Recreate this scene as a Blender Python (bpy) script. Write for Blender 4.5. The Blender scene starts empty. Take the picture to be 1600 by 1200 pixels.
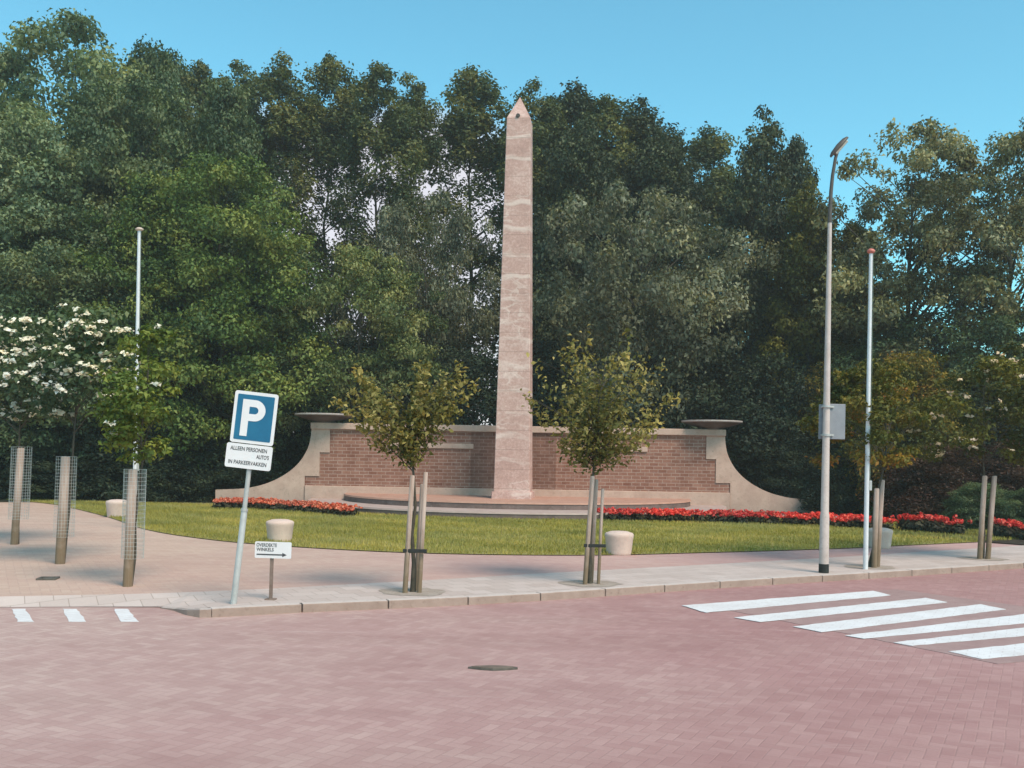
import bpy, bmesh, math, random
import numpy as np
from mathutils import Vector, Matrix
random.seed(7)
R = math.radians
sc = bpy.context.scene
col = sc.collection

# ------------------------------------------------------------------ camera
F = 1555.0; EYE = 1.7; ROLL = R(1.0)
cam = bpy.data.cameras.new('camera'); cam_o = bpy.data.objects.new('camera', cam); col.objects.link(cam_o)
cam.sensor_width = 36; cam.lens = 36*F/1600; cam.shift_y = 115/1600; cam.clip_end = 3000; cam.clip_start = .05
cam_o.matrix_world = Matrix.Translation((0, 0, EYE)) @ Matrix.Rotation(R(90), 4, 'X') @ Matrix.Rotation(ROLL, 4, 'Z')
sc.camera = cam_o

def ab(px, py):
    u, v = px-800, 715-py
    return u*math.cos(ROLL)-v*math.sin(ROLL), u*math.sin(ROLL)+v*math.cos(ROLL)
def G(px, py, z=0.0):                       # survey helper: a point of the ground plane
    a, b = ab(px, py); Y = F*(EYE-z)/(-b)
    return Vector((a/F*Y, Y, z))
def P(px, py, Y):                           # survey helper: a point at a known distance
    a, b = ab(px, py)
    return Vector((a/F*Y, Y, EYE+b/F*Y))

# ------------------------------------------------------------------ object helpers
def tag(o, label=None, cat=None, group=None, kind=None):
    if label: o['label'] = label
    if cat: o['category'] = cat
    if group: o['group'] = group
    if kind: o['kind'] = kind
    return o
def empty(name, loc, rz=0, label=None, cat=None, group=None):
    o = bpy.data.objects.new(name, None); col.objects.link(o); o.location = loc; o.rotation_euler = (0, 0, rz)
    o.empty_display_size = .2
    return tag(o, label, cat, group)
class MB:
    """collects shapes into one mesh object"""
    def __init__(s): s.v = []; s.f = []; s.mi = []; s.sm = []
    def add(s, vs, fs, mi=0, smooth=False):
        n = len(s.v); s.v += [tuple(v) for v in vs]
        for f in fs: s.f.append([i+n for i in f]); s.mi.append(mi); s.sm.append(smooth)
    def box(s, c, d, rz=0, M=None, mi=0):
        x, y, z = d[0]/2, d[1]/2, d[2]/2
        vs = [Vector(p) for p in ((-x,-y,-z),(x,-y,-z),(x,y,-z),(-x,y,-z),(-x,-y,z),(x,-y,z),(x,y,z),(-x,y,z))]
        m = Matrix.Translation(c) @ Matrix.Rotation(rz, 4, 'Z')
        if M: m = M @ m
        s.add([m @ v for v in vs], [(0,3,2,1),(4,5,6,7),(0,1,5,4),(1,2,6,5),(2,3,7,6),(3,0,4,7)], mi)
    def bev(s, c, d, b=.01, rz=0, M=None, mi=0):
        bm = bmesh.new(); bmesh.ops.create_cube(bm, size=1)
        for v in bm.verts: v.co = Vector((v.co.x*d[0], v.co.y*d[1], v.co.z*d[2]))
        bmesh.ops.bevel(bm, geom=bm.edges[:], offset=b, segments=2, affect='EDGES', profile=.6)
        m = Matrix.Translation(c) @ Matrix.Rotation(rz, 4, 'Z')
        if M: m = M @ m
        bm.verts.index_update()
        s.add([m @ v.co for v in bm.verts], [[v.index for v in f.verts] for f in bm.faces], mi); bm.free()
    def tube(s, pts, rads, n=10, cap=True, mi=0, smooth=True):
        pts = [Vector(p) for p in pts]; vs = []; up = None
        for i, p in enumerate(pts):
            t = (pts[min(i+1, len(pts)-1)]-pts[max(i-1, 0)]).normalized()
            if up is None: up = Vector((1,0,0)) if abs(t.x) < .8 else Vector((0,1,0))
            a = (up - t*up.dot(t)).normalized(); b = t.cross(a); up = a
            r = rads[i] if hasattr(rads, '__len__') else rads
            for k in range(n):
                w = 2*math.pi*k/n; vs.append(p + (a*math.cos(w)+b*math.sin(w))*r)
        fs = []
        for i in range(len(pts)-1):
            for k in range(n):
                k2 = (k+1) % n; fs.append((i*n+k, i*n+k2, (i+1)*n+k2, (i+1)*n+k))
        s.add(vs, fs, mi, smooth)
        if cap:
            m = len(pts)-1
            s.add(vs[:n], [list(range(n))[::-1]], mi); s.add(vs[m*n:], [list(range(n))], mi)
    def lathe(s, prof, n=32, c=(0,0,0), mi=0, smooth=True):
        vs = []; fs = []
        for r, z in prof:
            for k in range(n):
                w = 2*math.pi*k/n; vs.append((c[0]+r*math.cos(w), c[1]+r*math.sin(w), c[2]+z))
        for i in range(len(prof)-1):
            for k in range(n):
                k2 = (k+1) % n; fs.append((i*n+k, i*n+k2, (i+1)*n+k2, (i+1)*n+k))
        s.add(vs, fs, mi, smooth)
    def prism(s, outline, y0, y1, mi=0):     # (x, z) outline pushed along y
        n = len(outline)
        vs = [(x, y0, z) for x, z in outline]+[(x, y1, z) for x, z in outline]
        fs = [list(range(n)), list(range(n, 2*n))[::-1]]
        for i in range(n):
            j = (i+1) % n; fs.append((i, i+n, j+n, j))
        s.add(vs, fs, mi)
    def slab(s, outline, z0, z1, mi=0):      # (x, y) outline, vertical extrusion, with bottom left out
        n = len(outline)
        vs = [(x, y, z0) for x, y in outline]+[(x, y, z1) for x, y in outline]
        fs = [list(range(n, 2*n))]
        for i in range(n):
            j = (i+1) % n; fs.append((i, j, j+n, i+n))
        s.add(vs, fs, mi)
    def build(s, name, mats, parent=None, fix=True):
        me = bpy.data.meshes.new(name); me.from_pydata(s.v, [], s.f)
        if not isinstance(mats, (list, tuple)): mats = [mats]
        for m in mats: me.materials.append(m)
        me.polygons.foreach_set('material_index', s.mi); me.polygons.foreach_set('use_smooth', s.sm)
        if fix:
            bm = bmesh.new(); bm.from_mesh(me); bmesh.ops.recalc_face_normals(bm, faces=bm.faces[:]); bm.to_mesh(me); bm.free()
        o = bpy.data.objects.new(name, me); col.objects.link(o)
        if parent: o.parent = parent
        return o
def sheet(name, pts, mat, kind='structure', tri=True):
    """a flat ground sheet from an outline of 3D points"""
    bm = bmesh.new(); vs = [bm.verts.new(p) for p in pts]; es = [bm.edges.new((vs[i], vs[(i+1) % len(vs)])) for i in range(len(vs))]
    bmesh.ops.triangle_fill(bm, edges=es, use_beauty=True)
    for f in bm.faces:
        f.normal_update()
        if f.normal.z < 0: f.normal_flip()
    me = bpy.data.meshes.new(name); bm.to_mesh(me); bm.free(); me.materials.append(mat)
    o = bpy.data.objects.new(name, me); col.objects.link(o)
    return tag(o, kind=kind)
def smooth_line(pts, n=8):                    # Catmull-Rom
    pts = [Vector(p) for p in pts]; out = []
    q = [pts[0]*2-pts[1]]+pts+[pts[-1]*2-pts[-2]]
    for i in range(1, len(q)-2):
        for k in range(n):
            t = k/n; a, b, c, d = q[i-1], q[i], q[i+1], q[i+2]
            out.append(.5*((2*b)+(c-a)*t+(2*a-5*b+4*c-d)*t*t+(3*b-a-3*c+d)*t**3))
    out.append(pts[-1]); return out

# ------------------------------------------------------------------ materials
class NT:
    def __init__(s, name):
        s.m = bpy.data.materials.new(name); s.m.use_nodes = True; s.t = s.m.node_tree
        s.p = s.t.nodes['Principled BSDF']; s.out = s.t.nodes['Material Output']
    def n(s, kind, **kw):
        x = s.t.nodes.new(kind)
        for k, v in kw.items(): setattr(x, k, v)
        return x
    def l(s, a, b): s.t.links.new(a, b)
    def put(s, v, sock):
        if hasattr(v, 'links') or isinstance(v, bpy.types.NodeSocket): s.l(v, sock)
        else: sock.default_value = v
    def math(s, op, a, b=None, c=None, clamp=False):
        x = s.n('ShaderNodeMath', operation=op, use_clamp=clamp)
        s.put(a, x.inputs[0])
        if b is not None: s.put(b, x.inputs[1])
        if c is not None: s.put(c, x.inputs[2])
        return x.outputs[0]
    def obj(s): return s.n('ShaderNodeTexCoord').outputs['Object']
    def noise(s, vec, scale, detail=4, rough=.6, dist=0.0):
        x = s.n('ShaderNodeTexNoise'); s.l(vec, x.inputs['Vector']); x.inputs['Scale'].default_value = scale
        x.inputs['Detail'].default_value = detail; x.inputs['Roughness'].default_value = rough; x.inputs['Distortion'].default_value = dist
        return x.outputs['Fac']
    def ramp(s, fac, stops, interp='LINEAR'):
        x = s.n('ShaderNodeValToRGB'); x.color_ramp.interpolation = interp
        e = x.color_ramp.elements
        while len(e) < len(stops): e.new(.5)
        for i, (p, c) in enumerate(stops): e[i].position = p; e[i].color = (*c, 1) if len(c) == 3 else c
        s.l(fac, x.inputs[0]); return x.outputs[0]
    def mix(s, fac, a, b, mode='MIX'):
        x = s.n('ShaderNodeMix', data_type='RGBA', blend_type=mode)
        s.put(fac, x.inputs[0])
        for v, k in ((a, 6), (b, 7)):
            if isinstance(v, tuple): x.inputs[k].default_value = (*v, 1) if len(v) == 3 else v
            else: s.l(v, x.inputs[k])
        return x.outputs[2]
    def bump(s, h, strength=.3, dist=.02):
        x = s.n('ShaderNodeBump'); x.inputs['Strength'].default_value = strength; x.inputs['Distance'].default_value = dist
        s.l(h, x.inputs['Height']); s.l(x.outputs[0], s.p.inputs['Normal'])
    def base(s, c, rough=.8, spec=.3):
        if isinstance(c, tuple): s.p.inputs['Base Color'].default_value = (*c, 1)
        else: s.l(c, s.p.inputs['Base Color'])
        s.p.inputs['Roughness'].default_value = rough; s.p.inputs['Specular IOR Level'].default_value = spec
        return s.m
def mottled(name, c1, c2, scale=6, rough=.8, spec=.3, bump=.2, bscale=40, c3=None, metal=0):
    t = NT(name); v = t.obj(); n = t.noise(v, scale, 6, .65)
    c = t.ramp(n, [(.3, c1), (.7, c2)])
    if c3: c = t.mix(t.ramp(t.noise(v, scale*5, 5, .7), [(.55, (0,0,0)), (.75, (1,1,1))]), c, c3)
    if bump: t.bump(t.noise(v, bscale, 4, .7), bump, .01)
    t.p.inputs['Metallic'].default_value = metal
    return t.base(c, rough, spec)

def herringbone(name, rot, w, stops, joint, tanx=None, contrast=.5):
    """clinker pavers laid in herringbone, 2:1 bricks of width w"""
    t = NT(name); mp = t.n('ShaderNodeMapping'); t.l(t.obj(), mp.inputs['Vector'])
    mp.inputs['Rotation'].default_value = (0, 0, rot); mp.inputs['Scale'].default_value = (1/w, 1/w, 1)
    wob = t.n('ShaderNodeTexNoise'); t.l(t.obj(), wob.inputs['Vector']); wob.inputs['Scale'].default_value = 1.3; wob.inputs['Detail'].default_value = 2
    sub = t.n('ShaderNodeVectorMath', operation='MULTIPLY_ADD'); t.l(wob.outputs['Color'], sub.inputs[0]); sub.inputs[1].default_value = (.35, .35, 0)
    t.l(mp.outputs[0], sub.inputs[2])
    sp = t.n('ShaderNodeSeparateXYZ'); t.l(sub.outputs[0], sp.inputs[0])
    x, y = sp.outputs[0], sp.outputs[1]
    i, j = t.math('FLOOR', x), t.math('FLOOR', y); u, v = t.math('FRACT', x), t.math('FRACT', y)
    k = t.math('FLOORED_MODULO', t.math('SUBTRACT', i, j), 4.0)
    eq = [t.math('COMPARE', k, float(q), .1) for q in range(4)]
    d = t.math('MINIMUM', t.math('MINIMUM', t.math('ADD', u, eq[1]), t.math('ADD', t.math('SUBTRACT', 1.0, u), eq[0])),
               t.math('MINIMUM', t.math('ADD', v, eq[2]), t.math('ADD', t.math('SUBTRACT', 1.0, v), eq[3])))
    cb = t.n('ShaderNodeCombineXYZ'); t.l(t.math('SUBTRACT', i, eq[1]), cb.inputs[0]); t.l(t.math('SUBTRACT', j, eq[2]), cb.inputs[1])
    wn = t.n('ShaderNodeTexWhiteNoise'); t.l(cb.outputs[0], wn.inputs[0])
    ob = t.obj()
    big = t.noise(ob, .35, 5, .6, .4); fine = t.noise(ob, 60, 3, .6); mid = t.noise(ob, 3.2, 4, .65)
    val = t.math('ADD', t.math('MULTIPLY', wn.outputs[0], contrast), t.math('MULTIPLY', t.math('ADD', big, mid), (1-contrast)/2))
    c = t.ramp(val, stops)
    if tanx:                                  # vignette and colour cast painted into the pavers: tan left, darker red right
        so = t.n('ShaderNodeSeparateXYZ'); t.l(ob, so.inputs[0])
        f = t.math('ADD', t.math('MULTIPLY', so.outputs[0], tanx[0]), t.math('ADD', tanx[1], t.math('MULTIPLY', t.math('SUBTRACT', big, .5), .9)), clamp=True)
        c = t.mix(f, c, tanx[2], 'MULTIPLY')
    if tanx:                                  # polished wheel tracks and old stains along the carriageway
        tm = t.n('ShaderNodeMapping'); t.l(ob, tm.inputs[0]); tm.inputs['Rotation'].default_value = (0, 0, -rot if rot < 1 else -.4); tm.inputs['Scale'].default_value = (.10, .9, 1)
        tr = t.noise(tm.outputs[0], 1.6, 4, .6, .3)
        c = t.mix(t.ramp(tr, [(.42, (0, 0, 0)), (.62, (.45, .45, .45))]), c, (.84, .82, .81), 'MULTIPLY')
        sp2 = t.ramp(t.noise(ob, 2.3, 5, .75), [(.66, (0, 0, 0)), (.78, (.55, .55, .55))])
        c = t.mix(sp2, c, (.70, .66, .64), 'MULTIPLY')
        lt = t.ramp(t.noise(tm.outputs[0], 9.0, 3, .6), [(.60, (0, 0, 0)), (.78, (.22, .22, .22))])
        c = t.mix(lt, c, (.66, .53, .49))
    c = t.mix(t.math('MULTIPLY', fine, .35), c, (.62, .52, .48), 'MULTIPLY')
    edge = t.math('MULTIPLY', t.math('SUBTRACT', .085, d), 14.0, clamp=True)
    c = t.mix(t.math('MULTIPLY', edge, t.math('MULTIPLY', t.math('ADD', mid, .1), .6)), c, joint)
    h = t.math('ADD', t.math('SUBTRACT', 1.0, edge), t.math('MULTIPLY', t.math('ADD', fine, wn.outputs[0]), .3))
    t.bump(h, .35, .004)
    return t.base(c, .85, .25)

M = {}
M['road'] = herringbone('clinker_road', R(28), .085, [(.2, (.345, .170, .165)), (.5, (.41, .220, .212)), (.8, (.49, .288, .272))], (.29, .165, .15),
                        (-.12, .38, (1.22, 1.50, 1.42)), .22)
M['plaza'] = herringbone('clinker_plaza', R(62), .11, [(.2, (.47, .265, .245)), (.5, (.53, .32, .295)), (.8, (.60, .395, .36))], (.40, .26, .23), (-.10, .35, (1.08, 1.22, 1.08)), .15)
def flags():
    t = NT('concrete_flags'); v = t.obj(); mp = t.n('ShaderNodeMapping'); t.l(v, mp.inputs[0]); mp.inputs['Rotation'].default_value = (0, 0, R(-28))
    b = t.n('ShaderNodeTexBrick'); t.l(mp.outputs[0], b.inputs['Vector']); b.inputs['Scale'].default_value = 1
    b.inputs['Brick Width'].default_value = .3; b.inputs['Row Height'].default_value = .3; b.inputs['Mortar Size'].default_value = .006; b.inputs['Mortar Smooth'].default_value = .4
    b.inputs['Color1'].default_value = (.55, .435, .40, 1); b.inputs['Color2'].default_value = (.63, .51, .475, 1); b.inputs['Mortar'].default_value = (.41, .32, .28, 1)
    c = t.mix(t.math('MULTIPLY', t.noise(v, 1.1, 5, .65), .55), b.outputs[0], (.74, .66, .63), 'MULTIPLY')
    c = t.mix(t.math('MULTIPLY', t.noise(v, 40, 3, .6), .3), c, (.6, .55, .53), 'MULTIPLY')
    t.bump(t.math('ADD', t.math('SUBTRACT', 1.0, b.outputs['Fac']), t.math('MULTIPLY', t.noise(v, 60, 3), .3)), .4, .005)
    return t.base(c, .85, .25)
M['flags'] = flags()
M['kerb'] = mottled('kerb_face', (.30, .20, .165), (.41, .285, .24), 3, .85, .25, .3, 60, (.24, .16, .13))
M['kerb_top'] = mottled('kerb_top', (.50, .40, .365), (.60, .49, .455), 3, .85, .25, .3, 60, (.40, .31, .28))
M['ground'] = mottled('far_ground', (.06, .07, .03), (.10, .09, .05), .3, .95, .1, 0)
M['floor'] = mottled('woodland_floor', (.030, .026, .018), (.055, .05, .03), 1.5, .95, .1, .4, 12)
M['soil'] = mottled('bed_soil', (.035, .026, .02), (.06, .045, .033), 5, .95, .1, .5, 25)
M['sand'] = mottled('planting_sand', (.30, .23, .19), (.42, .34, .30), 5, .95, .1, .5, 40, (.12, .09, .07))
M['turf'] = mottled('turf', (.22, .19, .06), (.31, .26, .10), .9, .95, .1, .3, 20)
def paint():
    t = NT('road_paint'); v = t.obj(); n = t.noise(v, 2.5, 6, .65)
    c = t.ramp(n, [(.3, (.64, .58, .58)), (.7, (.76, .71, .72))])
    wear = t.ramp(t.noise(v, 16, 6, .75), [(.56, (0, 0, 0)), (.68, (.75, .75, .75))])
    big = t.ramp(t.noise(v, 1.3, 4, .6), [(.38, (.15, .15, .15)), (.62, (1, 1, 1))])
    c = t.mix(t.mix(1.0, wear, big, 'MULTIPLY'), c, (.45, .33, .31))
    mp = t.n('ShaderNodeMapping'); t.l(v, mp.inputs[0]); mp.inputs['Rotation'].default_value = (0, 0, R(28))
    b = t.n('ShaderNodeTexBrick'); t.l(mp.outputs[0], b.inputs['Vector']); b.inputs['Scale'].default_value = 1
    b.inputs['Brick Width'].default_value = .2; b.inputs['Row Height'].default_value = .1; b.inputs['Mortar Size'].default_value = .005
    c = t.mix(t.math('MULTIPLY', b.outputs['Fac'], .35), c, (.45, .36, .35))
    t.bump(t.math('SUBTRACT', 1.0, b.outputs['Fac']), .3, .004)
    return t.base(c, .75, .25)
M['paint'] = paint()
M['dark_pavers'] = mottled('dark_pavers', (.31, .185, .175), (.38, .245, .23), 4, .85, .25, .3, 40, (.26, .16, .155))
def obelisk_mat():
    t = NT('obelisk_stone'); v = t.obj(); sp = t.n('ShaderNodeSeparateXYZ'); t.l(v, sp.inputs[0])
    n1 = t.noise(v, 1.2, 6, .65); n2 = t.noise(v, 14, 5, .7)
    c = t.ramp(t.math('ADD', t.math('MULTIPLY', n1, .5), t.math('MULTIPLY', n2, .5)), [(.30, (.37, .215, .185)), (.5, (.53, .32, .278)), (.66, (.70, .48, .435))])
    # pale runs of lime along the bed joints and down the face
    st = t.n('ShaderNodeMapping'); t.l(v, st.inputs[0]); st.inputs['Scale'].default_value = (.8, .8, 2.6)
    w = t.n('ShaderNodeTexWave', wave_type='BANDS', bands_direction='Z'); t.l(v, w.inputs['Vector']); w.inputs['Scale'].default_value = .42
    w.inputs['Distortion'].default_value = 7.5; w.inputs['Detail'].default_value = 3; w.inputs['Detail Scale'].default_value = .7; w.inputs['Detail Roughness'].default_value = .6
    line = t.ramp(w.outputs['Fac'], [(.86, (0,0,0)), (.97, (1,1,1))])
    patch = t.ramp(t.noise(st.outputs[0], 1.3, 4, .6), [(.42, (0,0,0)), (.58, (1,1,1))])
    st2 = t.n('ShaderNodeMapping'); t.l(v, st2.inputs[0]); st2.inputs['Scale'].default_value = (.75, .75, 2.3)
    vo = t.n('ShaderNodeTexVoronoi', feature='DISTANCE_TO_EDGE'); vo.inputs['Scale'].default_value = 1.15
    wv = t.n('ShaderNodeVectorMath', operation='MULTIPLY_ADD'); nn = t.n('ShaderNodeTexNoise'); t.l(v, nn.inputs['Vector']); nn.inputs['Scale'].default_value = 2.2; nn.inputs['Detail'].default_value = 4
    t.l(nn.outputs['Color'], wv.inputs[0]); wv.inputs[1].default_value = (.9, .9, .7); t.l(st2.outputs[0], wv.inputs[2]); t.l(wv.outputs[0], vo.inputs['Vector'])
    vein = t.ramp(vo.outputs['Distance'], [(.015, (1, 1, 1)), (.06, (0, 0, 0))])
    p2 = t.ramp(t.noise(v, .9, 3, .6), [(.45, (0, 0, 0)), (.6, (1, 1, 1))])
    mask = t.math('MAXIMUM', t.math('MULTIPLY', t.math('MULTIPLY', line, patch), .55), t.math('MULTIPLY', t.math('MULTIPLY', vein, p2), .42))
    c = t.mix(mask, c, (.80, .63, .57))
    fr = t.math('FRACT', t.math('MULTIPLY', sp.outputs[2], 1/.62))
    j = t.math('LESS_THAN', t.math('ABSOLUTE', t.math('SUBTRACT', fr, .5)), .016)
    jm = t.math('MULTIPLY', j, t.math('ADD', .15, t.math('MULTIPLY', n1, .4)))
    c = t.mix(jm, c, (.24, .16, .13))
    t.bump(t.math('ADD', t.math('MULTIPLY', n2, .6), t.math('SUBTRACT', t.math('MULTIPLY', mask, .5), j)), .5, .02)
    return t.base(c, .85, .2)
M['obelisk'] = obelisk_mat()
def wall_brick(name, c1, c2, mortar):
    t = NT(name); v = t.obj(); sp = t.n('ShaderNodeSeparateXYZ'); t.l(v, sp.inputs[0]); cb = t.n('ShaderNodeCombineXYZ')
    t.l(t.math('ADD', sp.outputs[0], sp.outputs[1]), cb.inputs[0]); t.l(sp.outputs[2], cb.inputs[1])
    b = t.n('ShaderNodeTexBrick'); t.l(cb.outputs[0], b.inputs['Vector']); b.inputs['Scale'].default_value = 1
    b.inputs['Brick Width'].default_value = .30; b.inputs['Row Height'].default_value = .115; b.inputs['Mortar Size'].default_value = .011; b.inputs['Mortar Smooth'].default_value = .3
    b.inputs['Color1'].default_value = (*c1, 1); b.inputs['Color2'].default_value = (*c2, 1); b.inputs['Mortar'].default_value = (*mortar, 1); b.inputs['Bias'].default_value = -.1
    wn = t.noise(v, 2.2, 5, .65)
    c = t.mix(t.ramp(wn, [(.35, (0,0,0)), (.7, (.7,.7,.7))]), b.outputs[0], (.62, .5, .46), 'MULTIPLY')
    c = t.mix(t.ramp(t.noise(v, 5, 4, .7), [(.55, (0,0,0)), (.8, (.45,.45,.45))]), c, (.45, .33, .28))
    t.bump(t.math('ADD', t.math('SUBTRACT', 1.0, b.outputs['Fac']), t.math('MULTIPLY', t.noise(v, 30, 4), .4)), .5, .015)
    return t.base(c, .85, .2)
M['brick'] = wall_brick('memorial_brick', (.25, .112, .082), (.345, .175, .13), (.43, .30, .25))
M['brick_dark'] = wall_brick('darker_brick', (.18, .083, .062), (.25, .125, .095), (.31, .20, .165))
M['limestone'] = mottled('limestone', (.43, .28, .225), (.56, .385, .315), 2.2, .85, .2, .25, 30, (.33, .24, .19))
M['platform'] = mottled('podium_brick', (.40, .205, .15), (.50, .28, .215), 2.5, .85, .2, .3, 40, (.27, .15, .12))
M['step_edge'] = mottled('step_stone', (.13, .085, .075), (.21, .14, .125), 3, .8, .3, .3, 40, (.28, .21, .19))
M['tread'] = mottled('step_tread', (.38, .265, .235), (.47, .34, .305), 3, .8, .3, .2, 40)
M['bowl'] = mottled('bowl_bronze', (.055, .042, .038), (.12, .09, .08), 5, .55, .4, .1, 20)
M['bowl_rim'] = mottled('bowl_rim', (.30, .24, .22), (.40, .33, .31), 5, .6, .4, .1, 20)
M['concrete'] = mottled('pale_concrete', (.58, .405, .35), (.68, .50, .435), 4, .85, .2, .4, 60, (.46, .36, .32))
def wood():
    t = NT('stake_wood'); v = t.obj(); st = t.n('ShaderNodeMapping'); t.l(v, st.inputs[0]); st.inputs['Scale'].default_value = (30, 30, 1.2)
    g = t.noise(st.outputs[0], 1.5, 5, .65)
    c = t.ramp(g, [(.3, (.36, .235, .19)), (.7, (.60, .45, .39))])
    sp = t.n('ShaderNodeSeparateXYZ'); t.l(v, sp.inputs[0])
    # weathered mossy foot
    f = t.math('ADD', t.math('MULTIPLY', t.math('SUBTRACT', .95, sp.outputs[2]), 1.5), t.math('MULTIPLY', t.math('SUBTRACT', t.noise(v, 5, 4), .5), 1.2), clamp=True)
    c = t.mix(t.math('MULTIPLY', f, .8), c, (.15, .095, .045))
    t.bump(g, .4, .01)
    return t.base(c, .85, .2)
M['wood'] = wood()
M['bark'] = mottled('bark', (.05, .042, .032), (.11, .09, .07), 9, .9, .15, .6, 30)
M['rubber'] = mottled('black_rubber', (.02, .02, .02), (.035, .033, .03), 9, .7, .3, .1, 30)
M['wire'] = mottled('galvanised_wire', (.46, .46, .44), (.58, .58, .56), 9, .5, .5, 0, 30, metal=.4)
M['zinc'] = mottled('zinc_grey', (.40, .37, .36), (.52, .49, .48), 7, .5, .45, .05, 30, metal=.2)
M['lamp_paint'] = mottled('lamp_post_paint', (.48, .365, .335), (.60, .475, .44), 5, .5, .45, .08, 30, (.38, .27, .23))
M['tar'] = mottled('tar_black', (.012, .012, .012), (.03, .028, .026), 9, .7, .3, .2, 30)
M['bronze_dark'] = mottled('lantern_housing', (.06, .045, .04), (.11, .085, .075), 9, .5, .4, .05, 30)
M['glass_tan'] = mottled('lantern_cover', (.34, .29, .25), (.42, .36, .31), 9, .25, .5, 0, 30)
M['white_pole'] = mottled('pole_lacquer', (.62, .585, .61), (.74, .70, .72), 4, .35, .5, .03, 30, (.55, .52, .53))
M['knob'] = mottled('pole_cap', (.55, .40, .33), (.65, .48, .40), 9, .5, .4, 0, 30)
M['red_knob'] = mottled('red_cap', (.50, .12, .09), (.62, .20, .15), 9, .5, .4, 0, 30)
M['rope'] = mottled('dark_rope', (.10, .13, .10), (.18, .20, .16), 9, .9, .1, 0, 30)
M['sign_white'] = mottled('sign_white', (.72, .65, .66), (.80, .73, .74), 3, .45, .5, 0, 30, (.68, .66, .68))
M['sign_blue'] = mottled('sign_blue', (.006, .095, .20), (.012, .14, .26), 3, .4, .5, 0, 30)
M['sign_black'] = mottled('sign_black', (.05, .045, .05), (.09, .08, .085), 3, .5, .4, 0, 30)
M['sign_back'] = mottled('sign_back', (.23, .21, .235), (.31, .285, .31), 4, .45, .5, .05, 30, metal=.2)
M['rust'] = mottled('rusty_steel', (.16, .10, .08), (.26, .18, .15), 9, .7, .3, .2, 40)
M['rust_lid'] = mottled('rusty_lid', (.13, .09, .07), (.20, .145, .115), 12, .7, .3, .4, 60)
M['iron'] = mottled('cast_iron', (.075, .06, .05), (.15, .125, .105), 12, .6, .4, .4, 60)

def leaf_mat(name, stops, trans=.3, rough=.6):
    t = NT(name); a = t.n('ShaderNodeAttribute', attribute_name='tint', attribute_type='GEOMETRY')
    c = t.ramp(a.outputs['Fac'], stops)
    ob = t.obj()
    c = t.mix(t.ramp(t.noise(ob, .55, 3, .6), [(.35, (0, 0, 0)), (.68, (.8, .8, .8))]), c, (1.55, 1.30, .85), 'MULTIPLY')
    c = t.mix(t.ramp(t.noise(ob, 1.4, 3, .6), [(.5, (0, 0, 0)), (.75, (.6, .6, .6))]), c, (.65, .75, .85), 'MULTIPLY')
    t.base(c, rough, .25)
    tr = t.n('ShaderNodeBsdfTranslucent'); t.l(t.mix(1.0, c, (1.1, 1.1, .6), 'MULTIPLY'), tr.inputs[0])
    mx = t.n('ShaderNodeMixShader'); mx.inputs[0].default_value = trans
    t.l(t.p.outputs[0], mx.inputs[1]); t.l(tr.outputs[0], mx.inputs[2]); t.l(mx.outputs[0], t.out.inputs[0])
    return t.m
L = {}
L['mid'] = leaf_mat('leaf_mid_green', [(.1, (0.041, 0.070, 0.042)), (.5, (0.081, 0.128, 0.069)), (.9, (0.155, 0.188, 0.104))])
L['bright'] = leaf_mat('leaf_fresh_green', [(.1, (0.050, 0.093, 0.034)), (.5, (0.112, 0.177, 0.050)), (.9, (0.222, 0.259, 0.084))])
L['dull'] = leaf_mat('leaf_grey_green', [(.1, (0.078, 0.121, 0.075)), (.5, (0.147, 0.207, 0.123)), (.9, (0.276, 0.328, 0.198))])
L['poplar'] = leaf_mat('leaf_poplar', [(.1, (0.041, 0.061, 0.030)), (.5, (0.081, 0.108, 0.047)), (.9, (0.176, 0.176, 0.068))])
L['dark'] = leaf_mat('leaf_dark', [(.1, (0.023, 0.034, 0.021)), (.5, (0.044, 0.060, 0.032)), (.9, (0.086, 0.103, 0.052))], .2)
L['hedge'] = leaf_mat('leaf_evergreen', [(.1, (.014, .024, .016)), (.5, (.024, .038, .024)), (.9, (.05, .07, .04))], .12)
L['silver'] = leaf_mat('leaf_silver', [(.1, (0.065, 0.075, 0.055)), (.5, (0.123, 0.135, 0.097)), (.93, (0.309, 0.322, 0.244))])
L['pale'] = leaf_mat('leaf_pale', [(.1, (0.052, 0.078, 0.029)), (.5, (0.111, 0.150, 0.058)), (.93, (0.338, 0.351, 0.169))])
L['olive'] = leaf_mat('leaf_olive', [(.1, (0.043, 0.050, 0.014)), (.5, (0.090, 0.096, 0.024)), (.9, (0.180, 0.168, 0.036))])
L['brown'] = leaf_mat('leaf_brownish', [(.1, (0.061, 0.064, 0.037)), (.5, (0.136, 0.146, 0.080)), (.9, (0.381, 0.367, 0.225))])
L['red'] = leaf_mat('leaf_red', [(.1, (.30, .012, .02)), (.5, (.55, .03, .05)), (.9, (.75, .22, .20))])
L['copper'] = leaf_mat('leaf_copper', [(.1, (0.029, 0.015, 0.013)), (.5, (0.059, 0.029, 0.024)), (.9, (0.109, 0.067, 0.050))])
L['young'] = leaf_mat('leaf_young_tree', [(.1, (.05, .055, .018)), (.5, (.14, .13, .032)), (.9, (.42, .34, .13))])
L['yellowish'] = leaf_mat('leaf_yellowish', [(.1, (.06, .095, .022)), (.5, (.12, .17, .035)), (.9, (.26, .28, .06))])
L['russet'] = leaf_mat('leaf_russet', [(.1, (0.056, 0.067, 0.015)), (.5, (0.105, 0.109, 0.022)), (.85, (0.234, 0.170, 0.032)), (.97, (0.332, 0.145, 0.032))])
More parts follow.
